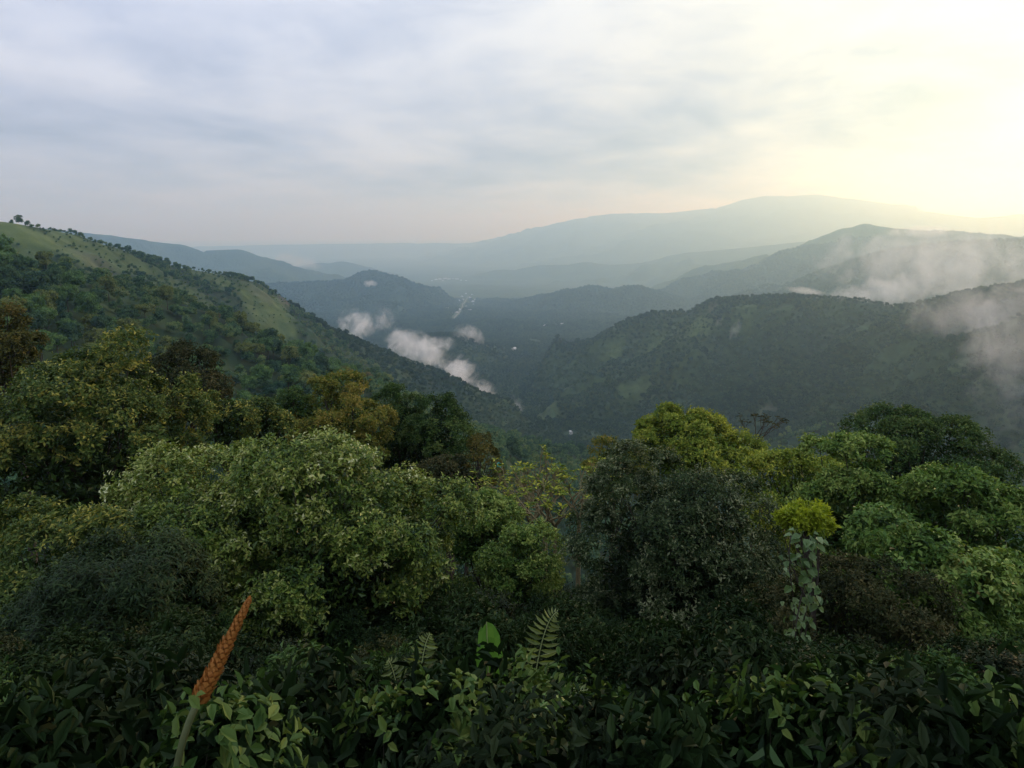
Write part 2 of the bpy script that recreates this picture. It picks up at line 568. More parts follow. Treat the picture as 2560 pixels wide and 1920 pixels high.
M = {
    'glossy': leaf_material('leaf_glossy', [(0.0, (0.0195, 0.05, 0.0109)), (0.35, (0.0783, 0.137, 0.0244)), (0.62, (0.18, 0.242, 0.0408)), (0.84, (0.359, 0.385, 0.096)), (1.0, (0.63, 0.644, 0.367))], 0.40, 0.30, 0.15),
    'dark': leaf_material('leaf_dark', [(0.0, (0.014, 0.0308, 0.0084)), (0.4, (0.0504, 0.0924, 0.0196)), (0.7, (0.119, 0.161, 0.0336)), (1.0, (0.42, 0.364, 0.07))], 0.5, 0.22, 0.15),
    'deep': leaf_material('leaf_deep', tones((0.0072, 0.0216, 0.006), (0.0312, 0.072, 0.0168), (0.0672, 0.12, 0.0264), (0.144, 0.186, 0.0432)), 0.55, 0.18, 0.15),
    'golden': leaf_material('leaf_golden', tones((0.026, 0.048, 0.010), (0.090, 0.130, 0.020), (0.16, 0.175, 0.028), (0.25, 0.215, 0.036), (0.36, 0.26, 0.06)), 0.55, 0.2, 0.2),
    'grey': leaf_material('leaf_grey', [(0.0, (0.007, 0.018, 0.006)), (0.45, (0.028, 0.054, 0.017)), (0.75, (0.065, 0.095, 0.032)), (1.0, (0.24, 0.26, 0.14))], 0.5, 0.2, 0.15),
    'lime': leaf_material('leaf_yellow_green', tones((0.035, 0.0688, 0.01), (0.125, 0.194, 0.0225), (0.25, 0.294, 0.0375), (0.475, 0.45, 0.0625)), 0.55, 0.2, 0.2),
    'fresh': leaf_material('leaf_fresh', tones((0.0175, 0.0475, 0.01), (0.07, 0.144, 0.025), (0.144, 0.225, 0.0425), (0.3, 0.362, 0.0875)), 0.5, 0.22, 0.18),
    'brightlime': leaf_material('leaf_bright_lime', tones((0.12, 0.18, 0.012), (0.24, 0.30, 0.020), (0.38, 0.42, 0.035), gain=1), 0.5, 0.25, 0.3),
    'brown': leaf_material('leaf_brown', tones((0.008, 0.013, 0.005), (0.026, 0.038, 0.012), (0.055, 0.060, 0.020), (0.11, 0.092, 0.034)), 0.6, 0.15, 0.15),
    'rust': leaf_material('leaf_rust', tones((0.020, 0.028, 0.008), (0.070, 0.078, 0.018), (0.125, 0.112, 0.025), (0.20, 0.140, 0.035)), 0.6, 0.15, 0.15),
    'forest': leaf_material('leaf_forest_lit', tones((0.014, 0.036, 0.022), (0.026, 0.058, 0.028), (0.044, 0.082, 0.034), (0.066, 0.104, 0.036), (0.105, 0.115, 0.040), gain=2.3), 0.65, 0.15, 0.15, 0.7),  # lighter copy for the left slopes, their brighter light put into leaf colour
    'forest_far_shaded': leaf_material('leaf_forest_far_shaded', tones((0.0112, 0.0342, 0.0264), (0.0208, 0.0551, 0.0336), (0.0352, 0.0779, 0.0408), (0.0528, 0.0988, 0.0432), (0.0840, 0.1092, 0.0480), gain=1.0), 0.65, 0.15, 0.15, 0.7),  # darker, bluer copy: shade and haze of far slopes put into leaf colour
    'shade_deep': leaf_material('leaf_undergrowth_shaded', tones((0.004, 0.011, 0.003), (0.012, 0.028, 0.007), (0.030, 0.054, 0.014)), 0.6, 0.12, 0.1),  # darkened deep leaf, shade on the near slope put into its colour
    'shade_grey': leaf_material('leaf_undergrowth_grey_shaded', tones((0.005, 0.011, 0.004), (0.014, 0.026, 0.009), (0.034, 0.048, 0.018)), 0.6, 0.12, 0.1),  # darkened grey leaf, same slope shade put into its colour
    'forest_dark': leaf_material('leaf_forest_dark', tones((0.012, 0.030, 0.018), (0.026, 0.052, 0.024), (0.048, 0.076, 0.030), gain=2.2), 0.65, 0.15, 0.15),
    'forest_green': leaf_material('leaf_forest_green', tones((0.022, 0.050, 0.018), (0.046, 0.088, 0.026), (0.080, 0.120, 0.034), gain=2.2), 0.65, 0.15, 0.15),
    'forest_olive': leaf_material('leaf_forest_olive', tones((0.034, 0.050, 0.016), (0.070, 0.088, 0.024), (0.115, 0.120, 0.034), gain=2.2), 0.65, 0.15, 0.15),
    'forest_brown': leaf_material('leaf_forest_brown', tones((0.034, 0.036, 0.016), (0.075, 0.066, 0.024), (0.12, 0.092, 0.034), gain=2.2), 0.65, 0.15, 0.15),
}
M['bark'] = plain_material('bark', [(0.3, (0.030, 0.024, 0.018)), (0.7, (0.095, 0.080, 0.062))], 9, 0.9, 0.2, 0.02)
M['palebark'] = plain_material('pale_bark', [(0.3, (0.13, 0.105, 0.050)), (0.7, (0.27, 0.225, 0.11))], 12, 0.85, 0.2, 0.01)

# ------------------------------------------------------------------ crowns
GOLD = math.pi * (3 - math.sqrt(5))


def crown_leaves(seed, rx, ry, rz, lobes, lobe_r, twigs, per, ll, lw, up=0.45, tilt=(0.5, 1.45), droop=0.12, low=0.45, inner=0.10, flat=0.8):
    """leaves gathered in rosettes on twigs, twigs on lobes, lobes over a dome"""
    g = np.random.default_rng(seed)
    nb = max(5, lobes // 5)                              # boughs, each carrying a cluster of lobes
    i = np.arange(nb) + 0.5
    z = 1 - (1 + low) * i / nb
    ph = i * GOLD + g.uniform(0, 6)
    s = np.sqrt(np.maximum(1 - z * z, 0))
    B = norm(np.stack([s * np.cos(ph), s * np.sin(ph), z], 1) + g.normal(0, 0.12, (nb, 3)))
    BR = g.uniform(0.70, 1.04, nb)
    bt = g.uniform(0, 1, nb)
    own = np.arange(lobes) % nb
    spread = 0.95 / math.sqrt(nb)
    D = norm(B[own] + g.normal(0, spread, (lobes, 3)) + np.array([0, 0, 0.05]))
    lim = D[:, 2] < -low
    D[lim, 2] = -low * g.random(lim.sum())
    C = D * (BR[own] * g.uniform(0.80, 1.06, lobes))[:, None] * np.array([rx, ry, rz]) * (1 - lobe_r / max(rx, rz) * 0.6)
    top = C[:, 2].max() + lobe_r * 0.8
    C[:, 2] *= rz / top
    LR = lobe_r * g.uniform(0.55, 1.3, lobes)
    lt = 0.55 * bt[own] + 0.45 * g.uniform(0, 1, lobes)
    nsp = max(4, int(twigs ** 0.62))                     # sprays per lobe: clumps of twigs with dark gaps between
    nt = lobes * twigs
    L = np.repeat(np.arange(lobes), twigs)
    SD = norm(g.normal(0, 1, (lobes, nsp, 3)) + D[:, None] * 0.6 + np.array([0, 0, 0.55]))
    SA = g.uniform(0.62, 1.08, (lobes, nsp))
    ST = g.uniform(0, 1, (lobes, nsp))
    pick = g.integers(0, nsp, nt)
    dv = norm(SD[L, pick] + g.normal(0, 0.62 / math.sqrt(nsp) + 0.06, (nt, 3)))
    deep = g.random(nt) ** 1.6
    amp = SA[L, pick] * (1 - 0.30 * deep)
    T = C[L] + dv * (LR[L] * amp)[:, None] * np.array([1, 1, flat])
    keep = np.ones(nt, bool)
    for j in range(lobes):
        q = (T - C[j]) / (LR[j] * np.array([1, 1, flat]))
        keep &= ~((np.einsum('ij,ij->i', q, q) < 0.40) & (L != j))
    T, dv, L, deep, pick = T[keep], dv[keep], L[keep], deep[keep], pick[keep]
    out = norm(T / np.array([rx, ry, rz]))
    n = norm(dv * 0.8 + out * 0.35 + np.array([0, 0, up]))
    tt = 0.55 * (1 - deep) + 0.45 * ST[L, pick]            # young twig ends paler, inner leaves darker: sunlit tips and shaded gaps put into tint
    k = np.repeat(np.arange(len(T)), per)
    N = n[k]
    a = norm(np.cross(N, np.array([0.3, 0.5, 0.81])))
    b = np.cross(N, a)
    phi = np.tile(np.arange(per) * GOLD, len(T)) + np.repeat(g.uniform(0, 6.28, len(T)), per)
    th = g.uniform(tilt[0], tilt[1], len(k))
    DL = N * np.cos(th)[:, None] + (a * np.cos(phi)[:, None] + b * np.sin(phi)[:, None]) * np.sin(th)[:, None]
    DL = norm(DL + np.array([0, 0, -droop]) + g.normal(0, 0.12, DL.shape))
    NL = norm(N - np.einsum('ij,ij->i', N, DL)[:, None] * DL + g.normal(0, 0.18, N.shape))
    P = T[k] + g.normal(0, ll * 0.35, DL.shape) - N * (g.random(len(k)) * ll * 0.9)[:, None]
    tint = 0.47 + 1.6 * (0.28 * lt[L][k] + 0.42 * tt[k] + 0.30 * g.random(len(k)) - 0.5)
    ln = ll * g.uniform(0.65, 1.25, len(k))
    ni = int(len(k) * inner)
    if ni:
        q = norm(g.normal(0, 1, (ni, 3))) * (g.random((ni, 1)) ** 0.5) * np.array([rx, ry, rz]) * 0.70
        q[:, 2] = np.maximum(q[:, 2], -rz * 0.75 * low)
        P = np.concatenate([P, q])
        DL = np.concatenate([DL, norm(g.normal(0, 1, (ni, 3)))])
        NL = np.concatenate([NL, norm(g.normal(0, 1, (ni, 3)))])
        tint = np.concatenate([tint, g.random(ni) * 0.4])  # fill leaves tinted dark, shade inside the crown put into colour
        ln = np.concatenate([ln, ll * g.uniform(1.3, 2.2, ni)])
    return P, DL, NL, ln, ln * lw / ll, np.clip(tint, 0, 1), C, LR


def leaf_mesh(name, P, DL, NL, ln, lw, tint, mat, fold=0.22, six=False):
    S = norm(np.cross(DL, NL))
    U = np.cross(S, DL)
    ln, lw = ln[:, None], lw[:, None]
    base, tip = P, P + DL * ln - U * ln * 0.18
    mid = P + DL * ln * 0.5
    n = len(P)
    if six:                                             # two half blades folded along the midrib
        l1, r1 = P + DL * ln * 0.33 - S * lw * 0.48 + U * lw * fold, P + DL * ln * 0.33 + S * lw * 0.48 + U * lw * fold
        l2, r2 = P + DL * ln * 0.70 - S * lw * 0.36 + U * lw * fold * 0.6 - U * ln * 0.05, P + DL * ln * 0.70 + S * lw * 0.36 + U * lw * fold * 0.6 - U * ln * 0.05
        V = np.stack([base, l1, l2, tip, r2, r1], 1).reshape(-1, 3)
        o = (np.arange(n) * 6)[:, None]
        Fq = np.concatenate([o + np.array([[0, 3, 2, 1]]), o + np.array([[0, 5, 4, 3]])])
        return mesh_np(name, V, Fq, mat, {'tint': np.concatenate([tint, tint])}, smooth=False)
    V = np.stack([base, mid + S * lw * 0.5 + U * lw * fold, tip, mid - S * lw * 0.5 + U * lw * fold], 1).reshape(-1, 3)
    Fq = np.arange(n * 4).reshape(n, 4)
    return mesh_np(name, V, Fq, mat, {'tint': tint}, smooth=False)


def limb_mesh(name, seed, top, C, count, r0, mat, base=(0, 0, 0)):
    """trunk from base to the crown centre, limbs out to the lobes"""
    g = np.random.default_rng(seed)
    tb = Tubes()
    base, top = np.array(base, float), np.array(top, float)
    u = np.linspace(0, 1, 7)[:, None]
    bend = np.array([g.normal(0, 0.04), g.normal(0, 0.04), 0]) * np.linalg.norm(top - base)
    path = base + (top - base) * u + bend * np.sin(u * math.pi)
    rad = r0 * (1 - 0.62 * u[:, 0])
    rad[0] *= 1.35
    tb.add(path, rad, 8)
    idx = g.permutation(len(C))[:count]
    for j in idx:
        f = g.uniform(0.62, 1.0)
        k = f * 6
        s = path[int(k)] + (path[min(int(k) + 1, 6)] - path[int(k)]) * (k - int(k))
        e = C[j]
        m = (s + e) / 2 + np.array([0, 0, -0.10]) * np.linalg.norm(e - s) + g.normal(0, 0.05, 3) * np.linalg.norm(e - s)
        v = np.linspace(0, 1, 6)[:, None]
        q = s * (1 - v) ** 2 + 2 * m * v * (1 - v) + e * v ** 2
        tb.add(q, r0 * 0.34 * (1 - 0.85 * v[:, 0]), 5)
    return tb.mesh(name, mat)


def place_tree(name, label, cat, px, py_top, dist, rx, ry, rz, style, seed, lobes=40, lobe_r=1.2, twigs=160, per=7, ll=0.13, lw=0.055,
               group=None, low=0.45, bark='bark', six=False, rotz=0.0, **kw):
    """crown top at a pixel, distance from the slope it grows on"""
    p = pix(px, py_top, dist)
    gz = ground(p[0], p[1])
    cz = p[2] - rz
    root = link(name, None, None, (p[0], p[1], gz))
    root.empty_display_size = 0.5
    tag(root, label, cat, group)
    c = crown_leaves(seed, rx, ry, rz, lobes, lobe_r, twigs, per, ll, lw, low=low, **kw)
    off = np.array([0, 0, max(cz - gz, rz * 0.55)])
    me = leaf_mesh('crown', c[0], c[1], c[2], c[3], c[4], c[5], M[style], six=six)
    link('crown', me, root, tuple(off))
    hgt = off[2] + rz
    tm = limb_mesh('trunk', seed + 1, off + np.array([0, 0, -rz * 0.15]), c[6] + off, 22, min(max(0.02, hgt * 0.02), rx * 0.11), M[bark], (0, 0, -0.3))
    link('trunk', tm, root)
    return root


# the trees on the slope right below the viewpoint
place_tree('broadleaf_tree', 'broad glossy pale-tipped tree filling the lower left foreground', 'tree', 325, 420, 19.5, 4.3, 4.0, 4.3, 'glossy', 11,
           62, 1.15, 250, 7, 0.135, 0.062)
place_tree('broadleaf_tree', 'olive tree merging into the broad glossy tree on its left', 'tree', 185, 447, 20.5, 3.3, 3.2, 3.8, 'glossy', 12,
           46, 1.0, 200, 7, 0.13, 0.058)
place_tree('broadleaf_tree', 'low olive tree at the left edge below the dark tall tree', 'tree', 55, 503, 19, 3.2, 3.0, 3.2, 'dark', 13, 34, 0.95, 170, 7, 0.13, 0.055)
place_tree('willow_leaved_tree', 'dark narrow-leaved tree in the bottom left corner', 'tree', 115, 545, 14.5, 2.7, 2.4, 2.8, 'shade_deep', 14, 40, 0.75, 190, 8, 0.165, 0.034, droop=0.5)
place_tree('broadleaf_tree', 'tall dark green tree with yellowish young leaves at left', 'tree', 78, 327, 30, 4.7, 4.2, 5.6, 'dark', 15, 60, 1.25, 170, 7, 0.17, 0.075)
place_tree('rust_leaved_tree', 'rusty olive tree at the left edge behind the tall dark tree', 'tree', -8, 303, 62, 3.8, 3.4, 4.2, 'rust', 16, 30, 1.1, 110, 6, 0.24, 0.12)
place_tree('brown_tree', 'dark brown leafy tree right behind the tall dark tree', 'tree', 175, 338, 50, 4.2, 3.6, 4.0, 'brown', 17, 34, 1.1, 130, 6, 0.20, 0.09)
place_tree('round_bush', 'small round green bush between the dark tall tree and the golden tree', 'bush', 222, 386, 36, 1.7, 1.6, 2.0, 'dark', 18, 18, 0.75, 120, 6, 0.16, 0.075)
place_tree('round_bush', 'small round green bush just left of the golden tree', 'bush', 258, 392, 37, 1.9, 1.7, 2.0, 'dark', 19, 18, 0.75, 120, 6, 0.16, 0.075)
place_tree('golden_tree', 'golden olive tree behind the broad glossy tree', 'tree', 340, 370, 47, 4.0, 3.6, 5.0, 'golden', 20, 54, 1.05, 130, 6, 0.19, 0.085)
place_tree('dark_tree', 'dark green tree crowded against the left side of the golden tree', 'tree', 292, 385, 49, 1.9, 1.8, 3.6, 'deep', 21, 22, 0.9, 110, 6, 0.19, 0.085)
place_tree('dark_tree', 'tall dark green tree right of the golden tree', 'tree', 402, 381, 51, 2.3, 2.2, 5.0, 'deep', 22, 34, 1.0, 120, 6, 0.20, 0.09)
place_tree('dark_tree', 'green round-topped tree leaning on the tall dark tree', 'tree', 438, 393, 49, 2.5, 2.3, 4.4, 'deep', 23, 34, 1.0, 120, 6, 0.20, 0.09)
place_tree('brown_bush', 'dim brownish bush below the tall dark tree', 'bush', 445, 452, 38, 2.6, 2.3, 1.8, 'brown', 24, 22, 0.8, 120, 6, 0.16, 0.075)
place_tree('twiggy_tree', 'small brown twiggy tree with sparse yellowish leaves', 'tree', 482, 434, 40, 1.7, 1.6, 2.3, 'rust', 25, 20, 0.6, 60, 5, 0.17, 0.075, inner=0.0)
place_tree('green_bush', 'fresh green bush right of the broad glossy tree', 'bush', 478, 484, 25, 1.7, 1.6, 2.2, 'fresh', 26, 26, 0.75, 150, 7, 0.13, 0.06)
place_tree('green_bush', 'shaded green bush below the bare-stemmed shrubs', 'bush', 520, 520, 22, 1.6, 1.6, 2.0, 'fresh', 27, 26, 0.7, 150, 7, 0.12, 0.055)
place_tree('grey_green_tree', 'big dark grey-green tree in the middle foreground', 'tree', 682, 447, 19.5, 3.2, 3.2, 4.4, 'grey', 28, 64, 0.95, 250, 7, 0.105, 0.045, inner=0.22)
place_tree('umbrella_tree', 'yellow-green umbrella-shaped tree standing against the right mountain', 'tree', 690, 403, 42, 4.6, 4.2, 3.4, 'lime', 29, 56, 1.1, 150, 7, 0.19, 0.085, low=0.25)
place_tree('yellowish_tree', 'small yellowish tree at the left foot of the umbrella-shaped tree', 'tree', 617, 436, 38, 1.9, 1.8, 2.4, 'golden', 30, 24, 0.7, 110, 6, 0.16, 0.07)
place_tree('layered_tree', 'green layered tree between the umbrella-shaped tree and the right edge', 'tree', 800, 448, 36, 4.4, 3.6, 3.4, 'lime', 31, 46, 1.0, 140, 7, 0.18, 0.08)
place_tree('layered_tree', 'pale green tree with domed top in front of the dark far-right crown', 'tree', 866, 429, 28, 2.9, 2.7, 4.4, 'fresh', 32, 44, 0.8, 150, 7, 0.18, 0.075, flat=0.55)
place_tree('layered_tree', 'pale green layered tree at the right edge', 'tree', 968, 449, 26, 3.0, 2.8, 4.4, 'fresh', 33, 44, 0.8, 150, 7, 0.18, 0.075, flat=0.55)
place_tree('dark_tree', 'wide dark crown at the far right against the mist', 'tree', 930, 407, 43, 5.2, 4.4, 4.4, 'deep', 34, 56, 1.15, 140, 7, 0.19, 0.085)
place_tree('vine_covered_tree', 'vine-draped green tree in the lower right foreground', 'tree', 925, 515, 17.5, 3.0, 2.6, 3.2, 'fresh', 35, 40, 0.8, 150, 7, 0.15, 0.075, droop=0.4)
place_tree('brown_bush', 'dark reddish-brown thicket below the lime sapling', 'bush', 862, 553, 15, 2.6, 2.2, 2.6, 'brown', 36, 36, 0.7, 170, 7, 0.10, 0.04)
place_tree('lime_sapling', 'bright lime-green sapling in the right foreground', 'sapling', 808, 506, 14.0, 0.66, 0.6, 0.34, 'brightlime', 37, 26, 0.15, 26, 6, 0.10, 0.042, low=0.05, droop=-0.1, tilt=(0.3, 1.1))

# ------------------------------------------------------------------ undergrowth on the near slope
UNDER = []
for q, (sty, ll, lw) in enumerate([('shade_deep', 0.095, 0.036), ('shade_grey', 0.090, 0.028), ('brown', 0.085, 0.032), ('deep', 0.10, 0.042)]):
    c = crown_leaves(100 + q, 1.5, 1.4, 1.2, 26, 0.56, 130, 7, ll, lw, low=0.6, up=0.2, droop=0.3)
    me = leaf_mesh('crown', *c[:6], M[sty])
    st = limb_mesh('stem', 200 + q, (0, 0, 1.0), c[6] + np.array([0, 0, 1.2]), 14, 0.035, M['bark'], (0, 0, -0.2))
    UNDER.append((me, st, ('deep green', 'grey-green', 'brownish', 'fresh green')[q]))
NEAR = [(150, 'the narrow-leaved tree'), (330, 'the broad glossy tree'), (500, 'the fresh green bush'), (680, 'the big grey-green tree'),
        (830, 'the lime sapling'), (1e9, 'the vine-draped tree')]
UND_AT = []
g = np.random.default_rng(77)
nb = 0
for k in range(2500):
    y = g.uniform(4.0, 30) if k < 1500 else g.uniform(24, 60)
    x = g.uniform(-1.0, 1.0) * (y * 0.86 + 2)
    s_ = g.uniform(0.7, 1.35) * (0.72 + y / 32)
    z = ground(x, y)
    qx, qy = project(np.array([x, y, z + 2.4 * s_]))
    qx, qy = float(qx[0]), float(qy[0])
    if y < 15:
        lim = 648
    elif y < 24:
        lim = 590
    else:
        lim = float(np.interp(qx, [0, 190, 250, 450, 480, 560, 640, 800, 1024], [410, 420, 430, 475, 520, 520, 480, 470, 470]))
    if qy < lim or any((x - u) ** 2 + (y - v) ** 2 < (0.95 * s_ + 0.3) ** 2 for u, v in UND_AT):
        continue
    UND_AT.append((x, y))
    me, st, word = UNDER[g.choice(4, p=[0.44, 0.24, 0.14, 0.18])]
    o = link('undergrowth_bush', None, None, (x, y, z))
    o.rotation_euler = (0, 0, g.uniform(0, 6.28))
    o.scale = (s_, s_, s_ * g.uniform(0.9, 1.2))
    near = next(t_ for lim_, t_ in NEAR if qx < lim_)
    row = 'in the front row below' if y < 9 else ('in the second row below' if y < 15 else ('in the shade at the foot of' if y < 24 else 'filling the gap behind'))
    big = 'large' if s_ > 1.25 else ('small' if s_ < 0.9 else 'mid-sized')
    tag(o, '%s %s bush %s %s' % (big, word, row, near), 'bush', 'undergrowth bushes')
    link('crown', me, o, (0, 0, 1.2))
    link('stem', st, o)
    nb += 1
    if nb >= 230:
        break
print('undergrowth', nb)

# broad-leaved bushes and grass right under the viewpoint, below everything the photograph shows
NEARB = []
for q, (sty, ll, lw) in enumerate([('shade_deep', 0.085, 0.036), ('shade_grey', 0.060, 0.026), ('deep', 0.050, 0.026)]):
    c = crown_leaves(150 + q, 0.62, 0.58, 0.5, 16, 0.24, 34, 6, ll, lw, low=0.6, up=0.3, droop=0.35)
    NEARB.append((leaf_mesh('crown', *c[:6], M[sty], six=True), limb_mesh('stem', 160 + q, (0, 0, 0.45), c[6] + np.array([0, 0, 0.5]), 12, 0.012, M['bark'], (0, 0, -0.1)), ('dark large-leaved', 'dark small-leaved', 'green small-leaved')[q]))
g = np.random.default_rng(91)
for k, (px, py, dd) in enumerate([(30, 690, 3.0), (95, 660, 3.4), (160, 712, 2.5), (262, 690, 2.7), (330, 655, 3.3), (385, 712, 2.6), (455, 672, 2.9), (520, 690, 2.6), (590, 664, 3.2), (650, 700, 2.7),
                                  (715, 660, 3.4), (785, 694, 2.8), (850, 664, 3.2), (915, 700, 2.6), (975, 668, 3.1), (1015, 705, 2.7)]):
    p = pix(px, py, dd)
    gz = ground(p[0], p[1])
    h_ = max(p[2] - gz, 0.5)
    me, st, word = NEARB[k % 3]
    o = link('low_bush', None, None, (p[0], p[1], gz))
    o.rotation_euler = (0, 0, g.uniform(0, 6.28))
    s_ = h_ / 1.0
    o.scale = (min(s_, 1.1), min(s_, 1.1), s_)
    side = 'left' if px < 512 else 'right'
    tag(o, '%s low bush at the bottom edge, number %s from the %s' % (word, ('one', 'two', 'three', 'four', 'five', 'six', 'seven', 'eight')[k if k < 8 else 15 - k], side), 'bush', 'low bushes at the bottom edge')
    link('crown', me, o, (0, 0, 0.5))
    link('stem', st, o)

# ------------------------------------------------------------------ forest on the hills
FOREST_COL = bpy.data.collections.new('forest_shapes')          # not linked: shapes only
LOD1 = []
for q in range(6):
    g = np.random.default_rng(300 + q)
    wv = [(4.6, 4.6, 4.6), (5.2, 4.8, 3.8), (4.0, 4.2, 5.2), (5.6, 5.2, 4.2), (3.6, 3.8, 4.6), (4.8, 5.2, 3.6)][q]
    c = crown_leaves(310 + q, *wv, 30, 1.35, 34, 4, 0.55, 0.36, low=0.6, inner=0.12)
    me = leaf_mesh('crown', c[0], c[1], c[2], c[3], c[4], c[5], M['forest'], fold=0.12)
    tm = limb_mesh('trunk', 320 + q, (0, 0, 7.0), c[6] + np.array([0, 0, 7.5]), 8, 0.24, M['bark'], (0, 0, -1.5))
    LOD1.append((me, tm))


def blob_crown(seed):
    """far crown: a small lumpy canopy made of tilted leaf plates"""
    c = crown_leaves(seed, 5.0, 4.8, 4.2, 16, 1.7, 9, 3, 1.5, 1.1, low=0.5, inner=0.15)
    return leaf_mesh('far_crown', c[0], c[1], c[2], c[3], c[4], c[5], M['forest_far_shaded'], fold=0.1)


FAR_OBJ = []
for q in range(6):                                               # a-shapes: near forest, b-shapes: far forest
    o = bpy.data.objects.new('a%d' % q, LOD1[q][0]); FOREST_COL.objects.link(o)
for q in range(5):
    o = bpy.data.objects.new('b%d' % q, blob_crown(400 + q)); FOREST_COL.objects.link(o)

VIL = [(466, 294, 0), (472, 295, 0), (462, 297, 1), (470, 298, 1), (475, 300, 0), (478, 301, 0), (459, 301, 0), (463, 300, 0), (473, 302, 1), (468, 304, 0), (447, 309, 1), (456, 309, 0), (460, 310, 0),
       (457, 313, 0), (470, 311, 1), (474, 312, 0), (477, 310, 0), (452, 314, 0), (473, 305, 0), (466, 307, 0)]
TOWN = [(436, 280, 2), (440, 279.5, 2), (445, 279, 2), (449, 279.5, 2), (453, 279, 1), (457, 279.5, 2), (461, 280.5, 1), (432, 281, 1), (443, 281, 2), (466, 281, 1)]
LONE = [(545, 327, 1, 'long pale roof on the middle hill slope'), (562, 325, 0, 'small pale house right of the long roof on the middle hill'), (514, 350, 0, 'lone white house on the valley floor behind the notch'),
        (571, 434, 3, 'tiny white hut deep in the valley notch')]
HOUSE_AT = {(q[0], q[1]): hit(q[0], q[1], 900)[0] for q in VIL + TOWN + LONE}
ROAD_AT = np.array([hit(a, b, 900)[0] for a, b in ((469, 296), (466, 300), (463, 304), (462, 308), (460, 312), (456, 316), (452, 320))])
tt_ = np.linspace(0, len(ROAD_AT) - 1, 120)
ROAD = np.stack([np.interp(tt_, np.arange(len(ROAD_AT)), ROAD_AT[:, k]) for k in range(2)], 1)
g = np.random.default_rng(55)
cand = []
for r0, r1, sp in ((62, 620, 7.0), (620, 1500, 6.6), (1500, 3100, 9.6), (3100, 5700, 15.0)):
    xs = np.arange(-r1, r1, sp)
    ys = np.arange(0, r1, sp)
    X, Y = np.meshgrid(xs, ys)
    X = X + g.uniform(-0.5, 0.5, X.shape) * sp
    Y = Y + g.uniform(-0.5, 0.5, X.shape) * sp
    rad = np.hypot(X, Y)
    k = (rad >= r0) & (rad < r1) & (np.abs(np.arctan2(X, Y)) < math.radians(43))
    cand.append(np.stack([X[k], Y[k], np.full(k.sum(), sp)], 1))
cand = np.concatenate(cand)
cz, cown = height(cand[:, 0], cand[:, 1], True)
crad = np.hypot(cand[:, 0], cand[:, 1])
ai = np.clip(np.searchsorted(az, np.arctan2(cand[:, 0], cand[:, 1])), 1, NA - 1)
ri = np.clip(np.searchsorted(rr, crad) - 2, 0, NR - 1)
vis = (cz + 26) / crad >= np.minimum(ELEV[ai, ri], ELEV[ai - 1, ri])
open_ = patch_mask(cand[:, 0], cand[:, 1], GRASS_P) + patch_mask(cand[:, 0], cand[:, 1], BARE_P)
vis &= open_ < g.uniform(0.40, 1.15, len(cand))
for c_, rad_ in [(q, 17.0) for q in HOUSE_AT.values()] + [(q, 20.0) for q in ROAD]:
    vis &= (cand[:, 0] - c_[0]) ** 2 + (cand[:, 1] - c_[1]) ** 2 > rad_ ** 2
gapn = fbm(cand[:, 0] / 90, cand[:, 1] / 90, 4)
vis &= gapn < 0.76 + g.uniform(-0.05, 0.05, len(cand))
ppx, ppy = project(np.stack([cand[:, 0], cand[:, 1], cz + 11], 1))
vis &= ~((crad < 1200) & (ppy > 640))
cand, cz, cown, crad, ppx, ppy, open_ = cand[vis], cz[vis], cown[vis], crad[vis], ppx[vis], ppy[vis], open_[vis]
scl = np.maximum(cand[:, 2], 7.6) / 8.2 * np.clip(g.lognormal(-0.17, 0.24, len(cand)), 0.45, 1.45) * np.interp(fbm(cand[:, 0] / 60 + 4, cand[:, 1] / 60, 3), [0.3, 0.7], [0.8, 1.15])
scl *= np.where(crad < 1500, 0.92, 0.80) * np.interp(open_, [0.05, 0.5], [1.0, 0.42]) * np.where((np.array(names, dtype=object)[cown] == 'hill_left') & (crad > 620), 0.74, 1.0)
print('forest trees', len(cand))
# individuals: the trees that show largest
inframe = (ppx > -15) & (ppx < 1040) & (ppy < 470)
size = np.where(inframe, scl / crad, 0)
order = np.argsort(-size)
single = order[:285]
single = single[size[single] > 0]
TONES = [('forest_dark', 'dark green'), ('forest_green', 'green'), ('forest_olive', 'olive'), ('forest_brown', 'brownish')]
XZ = [(35, 'at the left edge'), (70, 'near the left edge'), (105, 'above the tall tree'), (140, 'past the tall tree'), (175, 'above the brown tree'), (210, 'past the brown tree'), (245, 'above the round bushes'),
      (280, 'past the round bushes'), (315, 'just left of the golden tree'), (345, 'above the golden tree'), (380, 'just past the golden tree'), (410, 'above the dark tree'), (480, 'left of the valley notch'), (600, 'behind the bare-stemmed shrubs'), (2000, 'behind the umbrella-shaped tree')]
clump = vnoise(cand[single, 0] / 40 + 3, cand[single, 1] / 40)
tone_of = np.clip((clump * 0.6 + g.random(len(single)) * 0.5) * 3.6, 0, 3).astype(int)
used = set()
